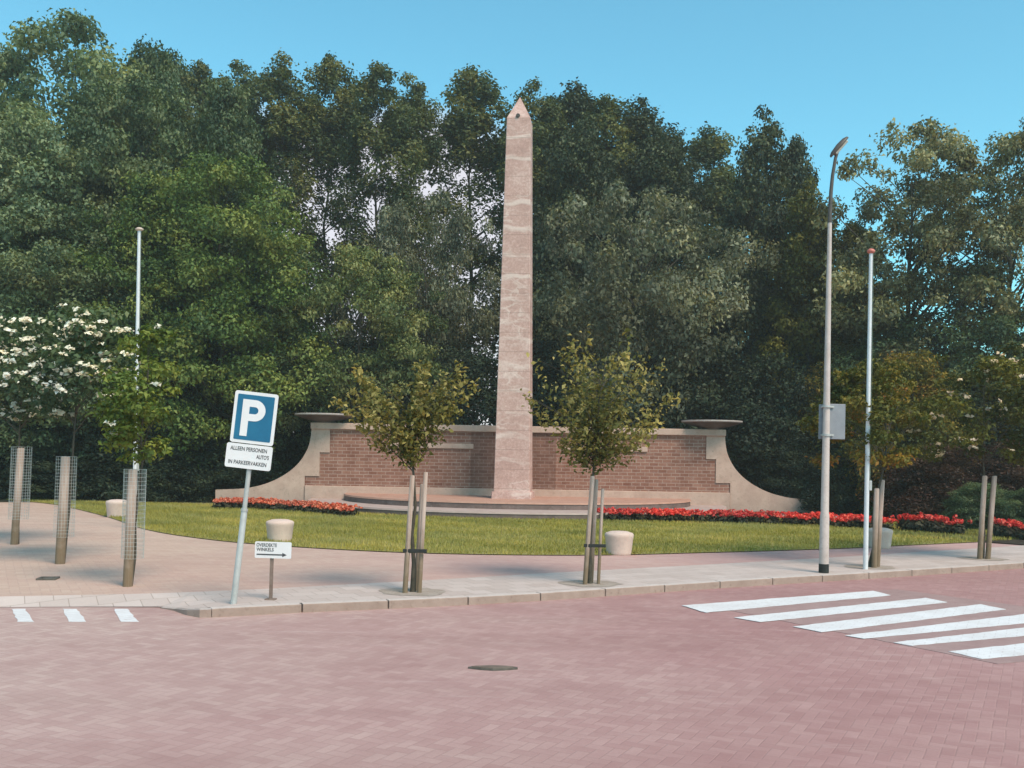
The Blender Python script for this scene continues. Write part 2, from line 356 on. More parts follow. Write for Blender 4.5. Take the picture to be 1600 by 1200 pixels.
L['geranium'] = leaf_mat('leaf_geranium', [(.1, (.022, .022, .014)), (.9, (.065, .06, .035))], .15)
L['petal_red'] = leaf_mat('petal_red', [(.1, (.48, .02, .025)), (.6, (.72, .05, .05)), (.97, (.80, .22, .18))], .25)
L['petal_coral'] = leaf_mat('petal_coral', [(.1, (.50, .08, .05)), (.6, (.68, .16, .10)), (.97, (.75, .36, .26))], .25)
L['petal_white'] = leaf_mat('petal_white', [(.1, (.62, .55, .50)), (.6, (.76, .72, .67)), (.97, (.84, .82, .80))], .2)
L['petal_cream'] = leaf_mat('petal_cream', [(.1, (.40, .30, .23)), (.9, (.60, .48, .38))], .2)
L['grass'] = leaf_mat('grass_blade', [(.1, (0.210, 0.200, 0.048)), (.5, (0.315, 0.285, 0.081)), (.9, (0.441, 0.370, 0.142))], .3)

# ------------------------------------------------------------------ foliage
def quad_mesh(name, V, tint, mat):
    """V: (N,4,3) corner array -> one mesh of N quads with a per-face tint"""
    N = len(V); me = bpy.data.meshes.new(name)
    me.vertices.add(N*4); me.loops.add(N*4); me.polygons.add(N)
    me.vertices.foreach_set('co', np.ascontiguousarray(V, dtype=np.float32).ravel())
    me.loops.foreach_set('vertex_index', np.arange(N*4, dtype=np.int32))
    me.polygons.foreach_set('loop_start', np.arange(0, N*4, 4, dtype=np.int32))
    a = me.attributes.new('tint', 'FLOAT', 'FACE'); a.data.foreach_set('value', np.clip(tint, 0, 1).astype(np.float32))
    me.materials.append(mat); me.update(calc_edges=True)
    return me
def unit(v): return v/np.maximum(np.linalg.norm(v, axis=-1, keepdims=True), 1e-6)
def leaf_quads(rng, c, nrm, size, aspect=.55):
    N = len(c); t = unit(np.cross(nrm, rng.normal(size=(N, 3)))); b = np.cross(nrm, t)
    s = size*(.6+.8*rng.random((N, 1)))
    l, w = t*s*.5, b*s*.5*aspect
    dz = nrm*s*.12
    return np.stack([c-l-dz, c+w+dz, c+l-dz, c-w+dz], 1)
def profile(kind):
    return {'round': lambda z: np.sqrt(np.maximum(0, 1-(2*z-1)**2))**.8,
            'egg':   lambda z: np.sqrt(np.maximum(0, 1-z**2.2))*np.minimum(1, .45+1.8*z),
            'cone':  lambda z: (1-z)**.75*np.minimum(1, .5+3*z)+.06,
            'column': lambda z: np.minimum(1, (1-z)*3.2)**.6*np.minimum(1, .55+1.5*z),
            'vase':  lambda z: np.minimum(1, .22+1.15*z)*np.sqrt(np.maximum(0, 1-np.maximum(0, z-.35)**2*1.9)),
            'flat':  lambda z: np.sqrt(np.maximum(0, 1-(np.abs(2*z-.8)/1.25)**2.4)),
            'bush':  lambda z: np.sqrt(np.maximum(0, 1-z**2.6))}[kind]
def crown_data(seed, z0, z1, W, kind, nclump, cr, nleaf, leaf, flat=.65, shell=.35, outl=.28, gap=None, thin=.45):
    rng = np.random.default_rng(seed); pf = profile(kind)
    C = []; lob = rng.random(3)*6.28
    while len(C) < nclump:
        z = rng.random(); r0 = pf(np.array([z]))[0]
        if rng.random() > .25+.75*r0: continue
        if gap and gap[0] < z < gap[1] and rng.random() < gap[2]: continue
        th = rng.random()*6.28
        r = W*r0*(rng.random()**shell)*(1+outl*math.sin(2*th+lob[0]+z*3)*.5+outl*math.sin(5*th+lob[1]+z*9)*.4+outl*(rng.random()-.5))
        C.append((r*math.cos(th), r*math.sin(th), z0+(z1-z0)*z, cr*(.55+.8*rng.random())*(.6+.4*r0)))
    C = np.array(C)
    w = C[:, 3]**2
    if gap:
        zz = (C[:, 2]-z0)/(z1-z0); w = w*np.where((zz > gap[0]) & (zz < gap[1]), thin, 1.0)
    idx = rng.choice(len(C), nleaf, p=w/w.sum())
    d = unit(rng.normal(size=(nleaf, 3)))
    rad = C[idx, 3:4]*(.18+.72*rng.random((nleaf, 1))**.6+.22*np.abs(rng.normal(size=(nleaf, 1)))**1.5*.7)
    off = d*rad; off[:, 2] *= flat
    pos = C[idx, :3]+off
    n = unit(d*.7+np.array([0, 0, .75])+rng.normal(size=(nleaf, 3))*.55)
    ct = rng.random(len(C))
    tint = .5+(ct[idx]-.5)*.7+(rng.random(nleaf)-.5)*.4
    return leaf_quads(rng, pos, n, leaf), tint, C
def trunk_shape(seed, H, r, C, nlimb, lean=0.0, z_start=.3, zend=None):
    rnd = random.Random(seed); mb = MB(); ze = zend or H*.85
    pts = []; k = 7
    for i in range(k+1):
        t = i/k; pts.append(Vector((lean*t*H+rnd.uniform(-1, 1)*.012*H*(t > 0), rnd.uniform(-1, 1)*.012*H*(t > 0), ze*t)))
    mb.tube(pts, [r*(1.25 if i == 0 else 1-.86*i/k) for i in range(k+1)], 8)
    order = list(range(len(C))); rnd.shuffle(order)
    for i in order[:nlimb]:
        e = Vector(C[i][:3]); zz = max(z_start*ze, min(e.z-(Vector((e.x, e.y)).length)*.7, ze*.93)); f = zz/ze*k; a = min(int(f), k-1)
        s = pts[a].lerp(pts[a+1], f-a); m = s.lerp(e, .5)+Vector((0, 0, .06*(e-s).length))
        rr = r*(1-.86*zz/ze)*.6
        mb.tube([s, m, e], [rr, rr*.6, rr*.22], 5)
    return mb
def shoot_crown(seed, zb, zt, W, nshoot, nleaf, leaf):
    """young crown: upright and arching shoots with leaves strung along them"""
    rng = np.random.default_rng(seed); P_, T_, C = [], [], []
    H = zt-zb
    for k in range(nshoot):
        th = rng.random()*6.28; s = rng.random()**.8; z0 = zb+H*(.10+.42*s*rng.random())
        z1 = zb+H*(.22+.78*s); out = W*(.35+.85*rng.random())*(.55+.65*math.sin(math.pi*min(1, .2+.62*s)))
        tip = np.array([out*math.cos(th), out*math.sin(th), z1]); o = np.array([0, 0, z0])
        t = rng.random(nleaf//nshoot)**.75; c = o+(tip-o)*t[:, None]; c[:, 2] -= .10*H*np.sin(t*math.pi)
        c += rng.normal(size=c.shape)*(.03+.05*(1-t[:, None]))*(H/1.3)
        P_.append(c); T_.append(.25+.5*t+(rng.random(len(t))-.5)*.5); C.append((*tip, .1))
    c = np.concatenate(P_); n = unit(rng.normal(size=c.shape)*.7+np.array([0, -.1, .7]))
    return leaf_quads(rng, c, n, leaf), np.concatenate(T_), np.array(C)
class Kind:
    """a tree kind: leaf mesh + trunk mesh shared by every tree of the kind"""
    def __init__(s, seed, H, z0, W, kind, nclump, cr, nleaf, leaf, r=.22, nlimb=26, **kw):
        V, t, C = crown_data(seed, z0, H-cr*.3, W, kind, nclump, cr, nleaf, leaf, **kw)
        s.H, s.W = H, W
        s.leaf = quad_mesh('crown', V, t, L['mid'])
        o = trunk_shape(seed, H, r, C, nlimb).build('trunk', M['bark'])
        s.trunk = o.data; bpy.data.objects.remove(o)
    def place(s, name, loc, h, hw, mat, label, cat, rz=None, group=None):
        e = empty(name, loc, random.uniform(0, 6.28) if rz is None else rz, label, cat, group)
        e.scale = (hw/s.W, hw/s.W, h/s.H)
        c = bpy.data.objects.new('crown', s.leaf); col.objects.link(c); c.parent = e
        c.material_slots[0].link = 'OBJECT'; c.material_slots[0].material = mat
        t = bpy.data.objects.new('trunk', s.trunk); col.objects.link(t); t.parent = e
        return e

# ------------------------------------------------------------------ ground
sheet('ground', [(-900, -300, -.16), (900, -300, -.16), (900, 1500, -.16), (-900, 1500, -.16)], M['ground'])
ZR = -.09
sheet('road', [(-60, -25, ZR), (60, -25, ZR), (60, 60, ZR), (-60, 60, ZR)], M['road'])
kerb_px = [(330, 952), (440, 946), (640, 938), (840, 928), (1130, 909), (1400, 893), (1600, 880), (1760, 869)]
front = smooth_line([G(x, y) for x, y in kerb_px], 8)
d_end = (front[-1]-front[-2]).normalized(); front.append(front[-1]+d_end*25)
back_px = [(-260, 938), (0, 932), (300, 925), (620, 909), (900, 893), (1140, 880), (1300, 871), (1600, 852), (1760, 842)]
back = smooth_line([G(x, y) for x, y in back_px], 6); back.append(back[-1]+d_end*25); back = [Vector((-60, back[0].y-.5, 0))]+back
# dropped kerb to the left of the parking sign
zl = [-.005, -.03, -.065, -.08, -.085, -.086, -.086]
lf = [G(x, y, z) for (x, y), z in zip(((312, 953), (292, 953), (272, 951), (250, 949), (120, 949), (0, 950), (-260, 951)), zl)]
left = [Vector((p.x, p.y, z)) for p, z in zip(lf, zl)]+[Vector((-60, lf[-1].y-.3, -.086))]
KW = .13
def offset(line, d):
    out = []
    for i, p in enumerate(line):
        t = (line[min(i+1, len(line)-1)]-line[max(i-1, 0)]).normalized(); out.append(p+Vector((-t.y, t.x, 0))*d)
    return out
inner = offset(front, KW)
sw = [Vector((p.x, p.y, 0)) for p in inner[::-1]]+[Vector((p.x, p.y+.06, p.z)) for p in left]+[Vector((p.x, p.y, 0)) for p in back]
sheet('sidewalk', sw, M['flags'])
# kerb stones, each a metre long with open joints
def resample(line, step):
    out = [line[0]]; acc = 0
    for a, b in zip(line, line[1:]):
        d = (b-a).length; t = step-acc
        while t <= d: out.append(a.lerp(b, t/d)); t += step
        acc = (acc+d) % step
    return out
kb = MB(); ks = resample(front, 1.0)
for i, (a, b) in enumerate(zip(ks, ks[1:])):
    if i > 40: break
    t = (b-a).normalized(); c = (a+b)/2+Vector((-t.y, t.x, 0))*KW*.5
    kb.bev((c.x, c.y, -.098+.002*((i*7) % 3)), ((b-a).length-.012, KW+.004, .21), .014, math.atan2(t.y, t.x))
lk = [front[0]]+left[:4]
for a, b in zip(lk, lk[1:]):
    t = (b-a); n = Vector((-t.y, t.x, 0)).normalized()*-1
    w = n*.10
    kb.add([a, b, b+w, a+w, a+Vector((0,0,-.2)), b+Vector((0,0,-.2)), b+w+Vector((0,0,-.2)), a+w+Vector((0,0,-.2))],
           [(0,1,2,3), (0,4,5,1), (1,5,6,2), (2,6,7,3), (3,7,4,0)])
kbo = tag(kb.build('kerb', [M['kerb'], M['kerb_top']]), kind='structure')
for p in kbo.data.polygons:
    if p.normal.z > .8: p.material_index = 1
# plaza between sidewalk and lawn
plaza = [Vector((p.x, p.y, -.004)) for p in back]+[Vector((60, 60, -.004)), Vector((-60, 60, -.004))]
sheet('plaza_paving', plaza, M['plaza'])
lawn_px = [(-60, 776), (60, 785), (110, 793), (170, 808), (225, 826), (300, 839), (420, 851), (640, 863), (900, 867), (1100, 863), (1300, 857), (1430, 851), (1560, 845), (1700, 838)]
lawn_front = smooth_line([G(x, y, .012) for x, y in lawn_px], 6)
lawn_poly = lawn_front+[Vector((19, 27.5, .012)), Vector((14, 29.5, .012)), Vector((-16, 33, .012))]
sheet('lawn', lawn_poly, M['turf'])
sheet('woodland_floor', [Vector(p) for p in ((-60, 33.5, .004), (-16.5, 31.5, .004), (-12, 33, .004), (-9.8, 33.2, .004), (10.5, 33.2, .004), (13, 29, .004), (19, 25.5, .004), (60, 40, .004), (60, 110, .004), (-60, 110, .004))], M['floor'])

# grass blades over the lawn
def in_poly(x, y, poly):
    c = np.zeros(len(x), bool); n = len(poly)
    for i in range(n):
        a, b = poly[i], poly[i-1]
        cond = (a.y > y) != (b.y > y)
        with np.errstate(divide='ignore', invalid='ignore'): c ^= cond & (x < (b.x-a.x)*(y-a.y)/(b.y-a.y)+a.x)
    return c
rng = np.random.default_rng(5)
N = 300000
x = rng.uniform(-17, 17, N); y = rng.uniform(16, 33, N)
keep = in_poly(x, y, lawn_poly); x, y = x[keep], y[keep]
ex = ((x-.2)/7.1)**2+((y-34)/6.6)**2 > 1
x, y = x[ex], y[ex]; n = len(x)
h = .035+.04*rng.random(n); ang = rng.random(n)*6.28; lean = rng.normal(size=(n, 2))*.02
bx, by = np.cos(ang)*.008, np.sin(ang)*.008
V = np.zeros((n, 4, 3)); z0 = np.full(n, .008)
V[:, 0] = np.stack([x-bx, y-by, z0], 1); V[:, 1] = np.stack([x+bx, y+by, z0], 1)
V[:, 2] = np.stack([x+bx*.3+lean[:, 0], y+by*.3+lean[:, 1], z0+h], 1); V[:, 3] = np.stack([x-bx*.3+lean[:, 0], y-by*.3+lean[:, 1], z0+h], 1)
pat = .5+.25*np.sin(x*.9+np.sin(y*.7)*2)*np.sin(y*1.3+x*.35)+.12*np.sin(x*4.1+y*3.3)
gr = bpy.data.objects.new('grass', quad_mesh('grass', V, np.clip(.5+(pat-.5)*1.25, 0, 1)*.7+.3*rng.random(n), L['grass'])); col.objects.link(gr)
tag(gr, 'short yellowish green mown grass covering the lawn in front of the memorial', 'grass', kind='stuff')

# zebra crossing
zc = empty('zebra_crossing', G(1300, 975, ZR), 0, 'white striped zebra crossing painted on the red clinker road at the right', 'zebra crossing')
def on(par, name, mb, mat):
    o = mb.build(name, mat); o.parent = par; o.matrix_parent_inverse = Matrix.Translation(par.location).inverted() @ Matrix.Identity(4); return o
def flat(pts, z, z2=None):
    rj = random.Random(int(pts[0].x*1000)); q = []
    for i, a in enumerate(pts):                # brush edges are never quite straight
        b_ = pts[(i+1) % len(pts)]; m = max(2, int((b_-a).length/.11))
        for k in range(m): q.append(a.lerp(b_, k/m)+Vector((rj.uniform(-1, 1), rj.uniform(-1, 1), 0))*.009)
    pts = q
    mb = MB(); n = len(pts); mb.slab([(p.x, p.y) for p in pts], z-.003, z); return mb
bars = [((1065, 947), (1365, 924), (1392, 931), (1102, 958)), ((1146, 966), (1447, 935), (1480, 942), (1188, 973)),
        ((1240, 980), (1532, 945), (1572, 953), (1283, 989)), ((1320, 994), (1640, 956), (1690, 966), (1350, 999)),
        ((1395, 1005), (1740, 966), (1800, 977), (1425, 1010)), ((1482, 1019), (1850, 980), (1920, 992), (1535, 1031))]
base = [G(1095, 945, ZR), G(1400, 921, ZR), G(1990, 1000, ZR), G(1560, 1038, ZR)]
on(zc, 'crossing_pavers', flat(base, ZR+.004), M['dark_pavers'])
for q in bars:
    on(zc, 'stripe', flat([G(*p, ZR) for p in q], ZR+.009), M['paint'])
for (xa, xb, xc, xd), lab in (((18, 39, 53, 28), 'leftmost of the three short white bay marks by the dropped kerb'), ((98, 120, 135, 108), 'middle one of the three short white bay marks by the dropped kerb'), ((178, 200, 216, 188), 'short white bay mark nearest the parking sign and kerb end')):
    q = [G(xa, 952, ZR), G(xb, 952, ZR), G(xc, 972, ZR), G(xd, 972, ZR)]
    tag(flat(q, ZR+.005).build('bay_marking', M['paint']), lab, 'road marking', 'short white bay marks')

# drain covers
def cover(px, py, side, z, rz, label, cat):
    c = G(px, py, z); e = empty('drain_cover', c, rz, label, cat)
    f = MB(); s = side/2
    for sx, sy, dx, dy in ((0, -s+.02, side, .04), (0, s-.02, side, .04), (-s+.02, 0, .04, side-.08), (s-.02, 0, .04, side-.08)): f.bev((sx, sy, .008), (dx, dy, .03), .004)
    f.build('frame', M['iron'], e)
    l = MB(); l.box((0, 0, .002), (side-.085, side-.085, .012))
    for k in range(7): l.bev((0, -s+.06+k*(side-.12)/6, .011), (side-.12, .018, .012), .003)
    l.build('lid', M['iron'], e)
    return e
def lens_cover():
    e = empty('drain_cover', G(770, 1045, ZR), R(2), 'long pointed rusty iron drain cover lying in the road', 'drain cover')
    o = [(-.21, .01), (-.17, .035), (-.08, .06), (.02, .075), (.12, .055), (.21, .015), (.21, -.02), (.10, -.065), (0, -.085), (-.10, -.06), (-.18, -.02), (-.21, -.005)][::-1]
    b = MB(); b.slab(o, -.02, .014); b.build('frame', M['iron'], e)
    b = MB(); b.slab([(x*.86, y*.74) for x, y in o], .01, .02); b.build('lid', M['rust_lid'], e)
lens_cover()
cover(75, 905, .24, -.004, R(10), 'small dark drain cover in the paving by the guarded saplings', 'drain cover')

# ------------------------------------------------------------------ memorial
CX = .2; WY = 34.0
def ellipse(a, b, n=64, cy=WY, back=0.0):
    return [(CX+a*math.cos(math.pi*(1+k/n)), cy+b*math.sin(math.pi*(1+k/n))) for k in range(n+1)]
pod = empty('podium', (0, 0, 0), 0, 'half round two stepped brick podium carrying the obelisk', 'podium')
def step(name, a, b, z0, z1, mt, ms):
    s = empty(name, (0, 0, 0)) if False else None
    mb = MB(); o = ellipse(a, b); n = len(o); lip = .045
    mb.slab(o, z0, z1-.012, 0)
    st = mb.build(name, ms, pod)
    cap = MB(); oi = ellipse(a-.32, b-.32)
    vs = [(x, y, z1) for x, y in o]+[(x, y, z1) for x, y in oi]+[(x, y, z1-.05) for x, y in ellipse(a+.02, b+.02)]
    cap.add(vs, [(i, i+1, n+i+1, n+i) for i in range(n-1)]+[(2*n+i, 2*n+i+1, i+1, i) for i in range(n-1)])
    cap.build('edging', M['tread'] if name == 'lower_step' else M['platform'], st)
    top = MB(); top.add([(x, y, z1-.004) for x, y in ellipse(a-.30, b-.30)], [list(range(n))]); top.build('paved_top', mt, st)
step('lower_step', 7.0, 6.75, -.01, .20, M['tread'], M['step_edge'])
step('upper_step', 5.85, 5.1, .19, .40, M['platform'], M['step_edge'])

wall = empty('memorial_wall', (CX, WY, 0), 0, 'low brick memorial wall with sweeping pale stone ends and coping', 'wall')
b = MB(); half = [(6.42, 2.56), (6.42, 1.76), (6.76, 1.76), (6.76, .95), (7.26, .95), (7.26, .63)]
b.prism([(-x, z) for x, z in half][::-1]+half, .0, .5)
b.build('brick_panel', M['brick'], wall)
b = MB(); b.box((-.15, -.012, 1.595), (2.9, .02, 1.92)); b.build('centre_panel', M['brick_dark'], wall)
b = MB(); b.bev((0, .22, .29), (14.5, .62, .68), .02); b.build('plinth', M['limestone'], wall)
b = MB(); b.bev((0, .22, 2.67), (14.16, .68, .22), .025); b.build('coping', M['limestone'], wall)
curve = [(7.06, 2.56), (7.08, 2.3), (7.14, 2.0), (7.27, 1.7), (7.47, 1.4), (7.76, 1.12), (8.12, .88), (8.55, .68), (9.0, .55), (9.5, .47), (10.3, .43)]
cs = [(p.x, p.y) for p in smooth_line([Vector((x, z, 0)) for x, z in curve], 5)]
inn = [(6.425, 2.556), (6.425, 1.765), (6.765, 1.765), (6.765, .955), (7.265, .955), (7.265, -.05)]
for s in (-1, 1):
    b = MB(); b.prism([(s*x, z) for x, z in inn+[(10.3, -.05)]+cs[::-1]], -.035, .53); b.build('stone_flank', M['limestone'], wall)
    b = MB(); b.bev((s*2.97, -.02, 2.06), (2.9, .08, .17), .012); b.build('inscription_strip', M['limestone'], wall)
for s, lab in ((-1, 'shallow stone fire bowl on the memorial wall end nearest the parking sign'), (1, 'shallow stone fire bowl on the memorial wall end nearest the lamp post')):
    e = empty('fire_bowl', (CX+s*6.65, WY+.22, 2.78), 0, lab, 'bowl', 'fire bowls on the memorial wall')
    b = MB(); b.lathe([(0, 0), (.36, 0), (.36, .03), (.45, .07), (.70, .13), (.95, .215), (1.0, .232)], 40); b.build('dish', M['bowl'], e)
    b = MB(); b.lathe([(.995, .232), (1.035, .24), (1.035, .30), (.97, .30), (.85, .25), (.4, .14), (0, .12)], 40); b.build('rim', M['bowl_rim'], e)

ob = empty('obelisk', (.06, 32.0, .396), R(-6), 'tall tapering pinkish stone obelisk with pointed tip on the podium', 'obelisk')
def frustum(mb, w0, w1, z0, z1, nz=1, b=.02):
    n = 8; rings = []
    def ring(w, z):
        h = w/2; c = b
        return [(-h+c, -h, z), (h-c, -h, z), (h, -h+c, z), (h, h-c, z), (h-c, h, z), (-h+c, h, z), (-h, h-c, z), (-h, -h+c, z)]
    vs = []
    for i in range(nz+1):
        t = i/nz; vs += ring(w0+(w1-w0)*t, z0+(z1-z0)*t)
    fs = [(i*n+k, i*n+(k+1) % n, (i+1)*n+(k+1) % n, (i+1)*n+k) for i in range(nz) for k in range(n)]
    fs += [list(range(n))[::-1], list(range(nz*n, nz*n+n))]
    mb.add(vs, fs)
b = MB(); frustum(b, 1.28, 1.27, 0, .22, 1, .03); b.build('foot_block', M['obelisk'], ob)
b = MB(); frustum(b, 1.14, .76, .215, 12.10, 20, .018)
sh = b.build('shaft', M['obelisk'], ob)
b = MB(); b.add([(-.38, -.38, 12.102), (.38, -.38, 12.102), (.38, .38, 12.102), (-.38, .38, 12.102), (0, 0, 12.90)], [(0,1,4), (1,2,4), (2,3,4), (3,0,4), (3,2,1,0)])
b.build('pointed_cap', M['obelisk'], ob)
b = MB()                                              # round bronze boss just below the tip
b.tube([(-.02, -.37, 12.18), (-.02, -.42, 12.18)], [.07, .055], 14); b.build('bronze_boss', M['bronze_dark'], ob)
# bollards
bp = MB(); bp.lathe([(.0, -.03), (.222, -.03), (.23, .04), (.258, .30), (.268, .335), (.268, .37), (.25, .395), (.16, .425), (0, .437)], 36)
bol = None
for px, py, s, lab in ((183, 808, 1.05, 'pale concrete bollard half behind the guarded sapling nearest the road'), (437, 846, 1.0, 'pale concrete bollard at the lawn edge right behind the small arrow sign'),
                    (967, 866, .97, 'pale concrete bollard at the lawn edge beside the right hand staked tree'), (1374, 856, .95, 'pale concrete bollard behind the flagpole near the lamp post')):
    loc = G(px, py, 0)
    if bol is None: o = bol = bp.build('bollard', M['concrete'])
    else: o = bol.copy(); col.objects.link(o)
    o.location = loc; o.scale = (s, s, s); o.rotation_euler.z = px
    tag(o, lab, 'bollard', 'concrete bollards along the lawn edge')

# ------------------------------------------------------------------ flower beds
def bed(name, line, depth, hgt, dens, petal, label, seed, soil=True):
    rng = np.random.default_rng(seed); ls = smooth_line(line, 8)
    seg = np.array([[p.x, p.y] for p in ls]); d = np.r_[0, np.cumsum(np.linalg.norm(np.diff(seg, axis=0), axis=1))]
    L_ = d[-1]; npl = int(L_*dens)
    s = rng.random(npl)*L_; x = np.interp(s, d, seg[:, 0]); y = np.interp(s, d, seg[:, 1])+rng.random(npl)*depth
    hh = hgt*(.8+.3*rng.random(npl))
    # leaves: a mound per plant
    k = 26; idx = np.repeat(np.arange(npl), k); n = len(idx)
    dd = unit(rng.normal(size=(n, 3))); pos = np.stack([x[idx], y[idx], hh[idx]*.5], 1)+dd*np.stack([np.full(n, .16), np.full(n, .16), hh[idx]*.48], 1)*rng.random((n, 1))**.4
    e = empty(name, (0, 0, 0), 0, label, 'flower bed'); e['kind'] = 'stuff'
    o = bpy.data.objects.new('leaves', quad_mesh('leaves', leaf_quads(rng, pos, unit(dd+np.array([0, 0, .5])), .085, .9), rng.random(n), L['geranium'])); col.objects.link(o); o.parent = e
    nh = npl*5; idx = rng.integers(0, npl, nh)
    c = np.stack([x[idx]+rng.normal(size=nh)*.1, y[idx]+rng.normal(size=nh)*.1, hh[idx]*(.85+.38*rng.random(nh))], 1)
    q = 12; ii = np.repeat(np.arange(nh), q); dd = unit(rng.normal(size=(len(ii), 3))); dd[:, 2] = np.abs(dd[:, 2])*.9
    o = bpy.data.objects.new('blossoms', quad_mesh('blossoms', leaf_quads(rng, c[ii]+dd*.05, unit(dd+rng.normal(size=dd.shape)*.3), .05, .9), rng.random(len(ii)), petal)); col.objects.link(o); o.parent = e
    if soil:
        a = ls; bk = [p+Vector((0, depth+.35, 0)) for p in ls]
        pts = [Vector((p.x, p.y-.15, .016)) for p in a]+[Vector((p.x, p.y, .016)) for p in bk[::-1]]
        sheet('bed_soil', pts, M['soil'])
bed('geranium_bed', [G(328, 795), G(400, 797), G(470, 801), G(545, 809)], 1.0, .23, 24, L['petal_coral'], 'strip of coral red geraniums at the left foot of the memorial wall', 11)
bed('geranium_bed', [G(938, 814), G(1020, 816), G(1120, 818), G(1220, 821), G(1330, 826), G(1400, 831)], 1.0, .25, 30, L['petal_red'], 'long strip of bright red geraniums between the podium and the lamp post', 12)
gp = None
rng2 = random.Random(5)
spots = [(1412, 834), (1424, 835), (1436, 836), (1447, 836), (1459, 838), (1470, 838), (1484, 840), (1498, 841), (1560, 845), (1572, 846), (1583, 846), (1596, 848), (1612, 849)]
vd, td = None, None
for i, (px, py) in enumerate(spots):
    if gp is None:
        rng = np.random.default_rng(8); gp = []
        n = 160; dd = unit(rng.normal(size=(n, 3))); pos = dd*np.array([.19, .19, .15])*rng.random((n, 1))**.4+np.array([0, 0, .16])
        gp.append(quad_mesh('leaves', leaf_quads(rng, pos, unit(dd+np.array([0, 0, .5])), .085, .9), rng.random(n), L['geranium']))
        c = np.stack([rng.normal(size=9)*.1, rng.normal(size=9)*.1, .31+.08*rng.random(9)], 1); ii = np.repeat(np.arange(9), 12); dd = unit(rng.normal(size=(len(ii), 3)))
        gp.append(quad_mesh('blossoms', leaf_quads(rng, c[ii]+dd*.05, dd, .055, .9), rng.random(len(ii)), L['petal_red']))
    p = G(px, py-4, 0)
    e = empty('geranium_plant', (p.x, p.y, 0), px, 'single dark leaved red geranium at the far right end of the flower bed', 'geranium', 'separate geraniums at the right end of the bed')
    for nm, me in zip(('leaves', 'blossoms'), gp):
        o = bpy.data.objects.new(nm, me); col.objects.link(o); o.parent = e
    e.scale = [rng2.uniform(.85, 1.15)]*3
sheet('bed_soil', [Vector((*G(x, y).xy, .0165)) for x, y in ((1400, 838), (1500, 845), (1640, 855), (1640, 830), (1400, 822))], M['soil'])

# ------------------------------------------------------------------ text
def text_obj(name, txt, size, mat, parent, loc, sx=1.0, bold=0.0):
    cu = bpy.data.curves.new(name, 'FONT'); cu.body = txt; cu.size = size; cu.align_x = 'LEFT'; cu.align_y = 'CENTER'; cu.extrude = .0012; cu.offset = bold
    t = bpy.data.objects.new(name, cu); col.objects.link(t)
    dg = bpy.context.evaluated_depsgraph_get(); me = bpy.data.meshes.new_from_object(t.evaluated_get(dg))
    bpy.data.objects.remove(t); me.materials.clear(); me.materials.append(mat)
    w = max(v.co.x for v in me.vertices)
    o = bpy.data.objects.new(name, me); col.objects.link(o); o.parent = parent; o.location = loc; o.rotation_euler = (R(90), 0, 0)
    o.scale = (sx/w if sx else 1, 1, 1)
    return o
def rrect(w, h, r, n=5):
    pts = []
    for cx, cz, a0 in ((w/2-r, h/2-r, 0), (-w/2+r, h/2-r, 90), (-w/2+r, -h/2+r, 180), (w/2-r, -h/2+r, 270)):
        for k in range(n+1):
            a = R(a0+90*k/n); pts.append((cx+r*math.cos(a), cz+r*math.sin(a)))
    return pts
# parking sign
loc = G(365, 942)
ps = empty('parking_sign', loc, R(2), 'leaning blue and white P parking sign on a grey post at the kerb', 'road sign')
ps.rotation_euler = (0, R(5.6), R(2))
b = MB(); b.tube([(0, 0, -.03), (0, 0, 1.06), (0, 0, 1.075)], [.036, .036, .028], 14); b.tube([(0, 0, 1.07), (0, 0, 2.36)], .027, 14); b.build('post', M['zinc'], ps)
b = MB(); b.tube([(0, 0, 1.045), (0, 0, 1.075)], .041, 14); b.build('collar', M['zinc'], ps)
W_, H_ = .485, .585
b = MB(); b.prism([(x, z+2.105) for x, z in rrect(W_, H_, .028)], -.045, -.030); p1 = b.build('parking_panel', M['sign_white'], ps)
b = MB(); b.prism([(x, z+2.105) for x, z in rrect(W_-.072, H_-.072, .012)], -.048, -.044); b.build('blue_field', M['sign_blue'], p1)
def letter_P(w, h, t):
    r = h*.29; cx = w-r; out = [(0, 0), (0, h)]; n = 14
    out += [(cx+r*math.sin(a), h-r+r*math.cos(a)) for a in [math.pi*k/n for k in range(n+1)]]
    out += [(t, h-2*r), (t, 0)]; ri = r-t; cz = h-r
    inner = [(t, cz+ri)]+[(cx+ri*math.sin(a), cz+ri*math.cos(a)) for a in [math.pi*k/n for k in range(n+1)]]+[(t, cz-ri)]
    return out, inner
o_, i_ = letter_P(.262, .415, .080)
mb = MB(); n = 14
# stem and bowl as butted strips
mb.prism([(0, 0), (.080, 0), (.080, .415), (0, .415)], -.0515, -.047)
r = .415*.29; cx = .262-r; cz = .415-r; ri = r-.080
arc_o = [(.0802, .415)]+[(cx+r*math.sin(math.pi*k/n), cz+r*math.cos(math.pi*k/n)) for k in range(n+1)]+[(.0802, .415-2*r)]
arc_i = [(.0802, cz+ri)]+[(cx+ri*math.sin(math.pi*k/n), cz+ri*math.cos(math.pi*k/n)) for k in range(n+1)]+[(.0802, cz-ri)]
for k in range(len(arc_o)-1):
    q = [arc_o[k], arc_o[k+1], arc_i[k+1], arc_i[k]]
    mb.add([(x, -.0515, z) for x, z in q], [(3, 2, 1, 0)])
lp = mb.build('letter', M['sign_white'], p1); lp.location = (-.262/2-.012, 0, 2.105-.415/2-.005)
b = MB(); b.prism([(x-.012, z+1.665) for x, z in rrect(.515, .275, .025)], -.045, -.030); p2 = b.build('text_panel', M['sign_white'], ps)
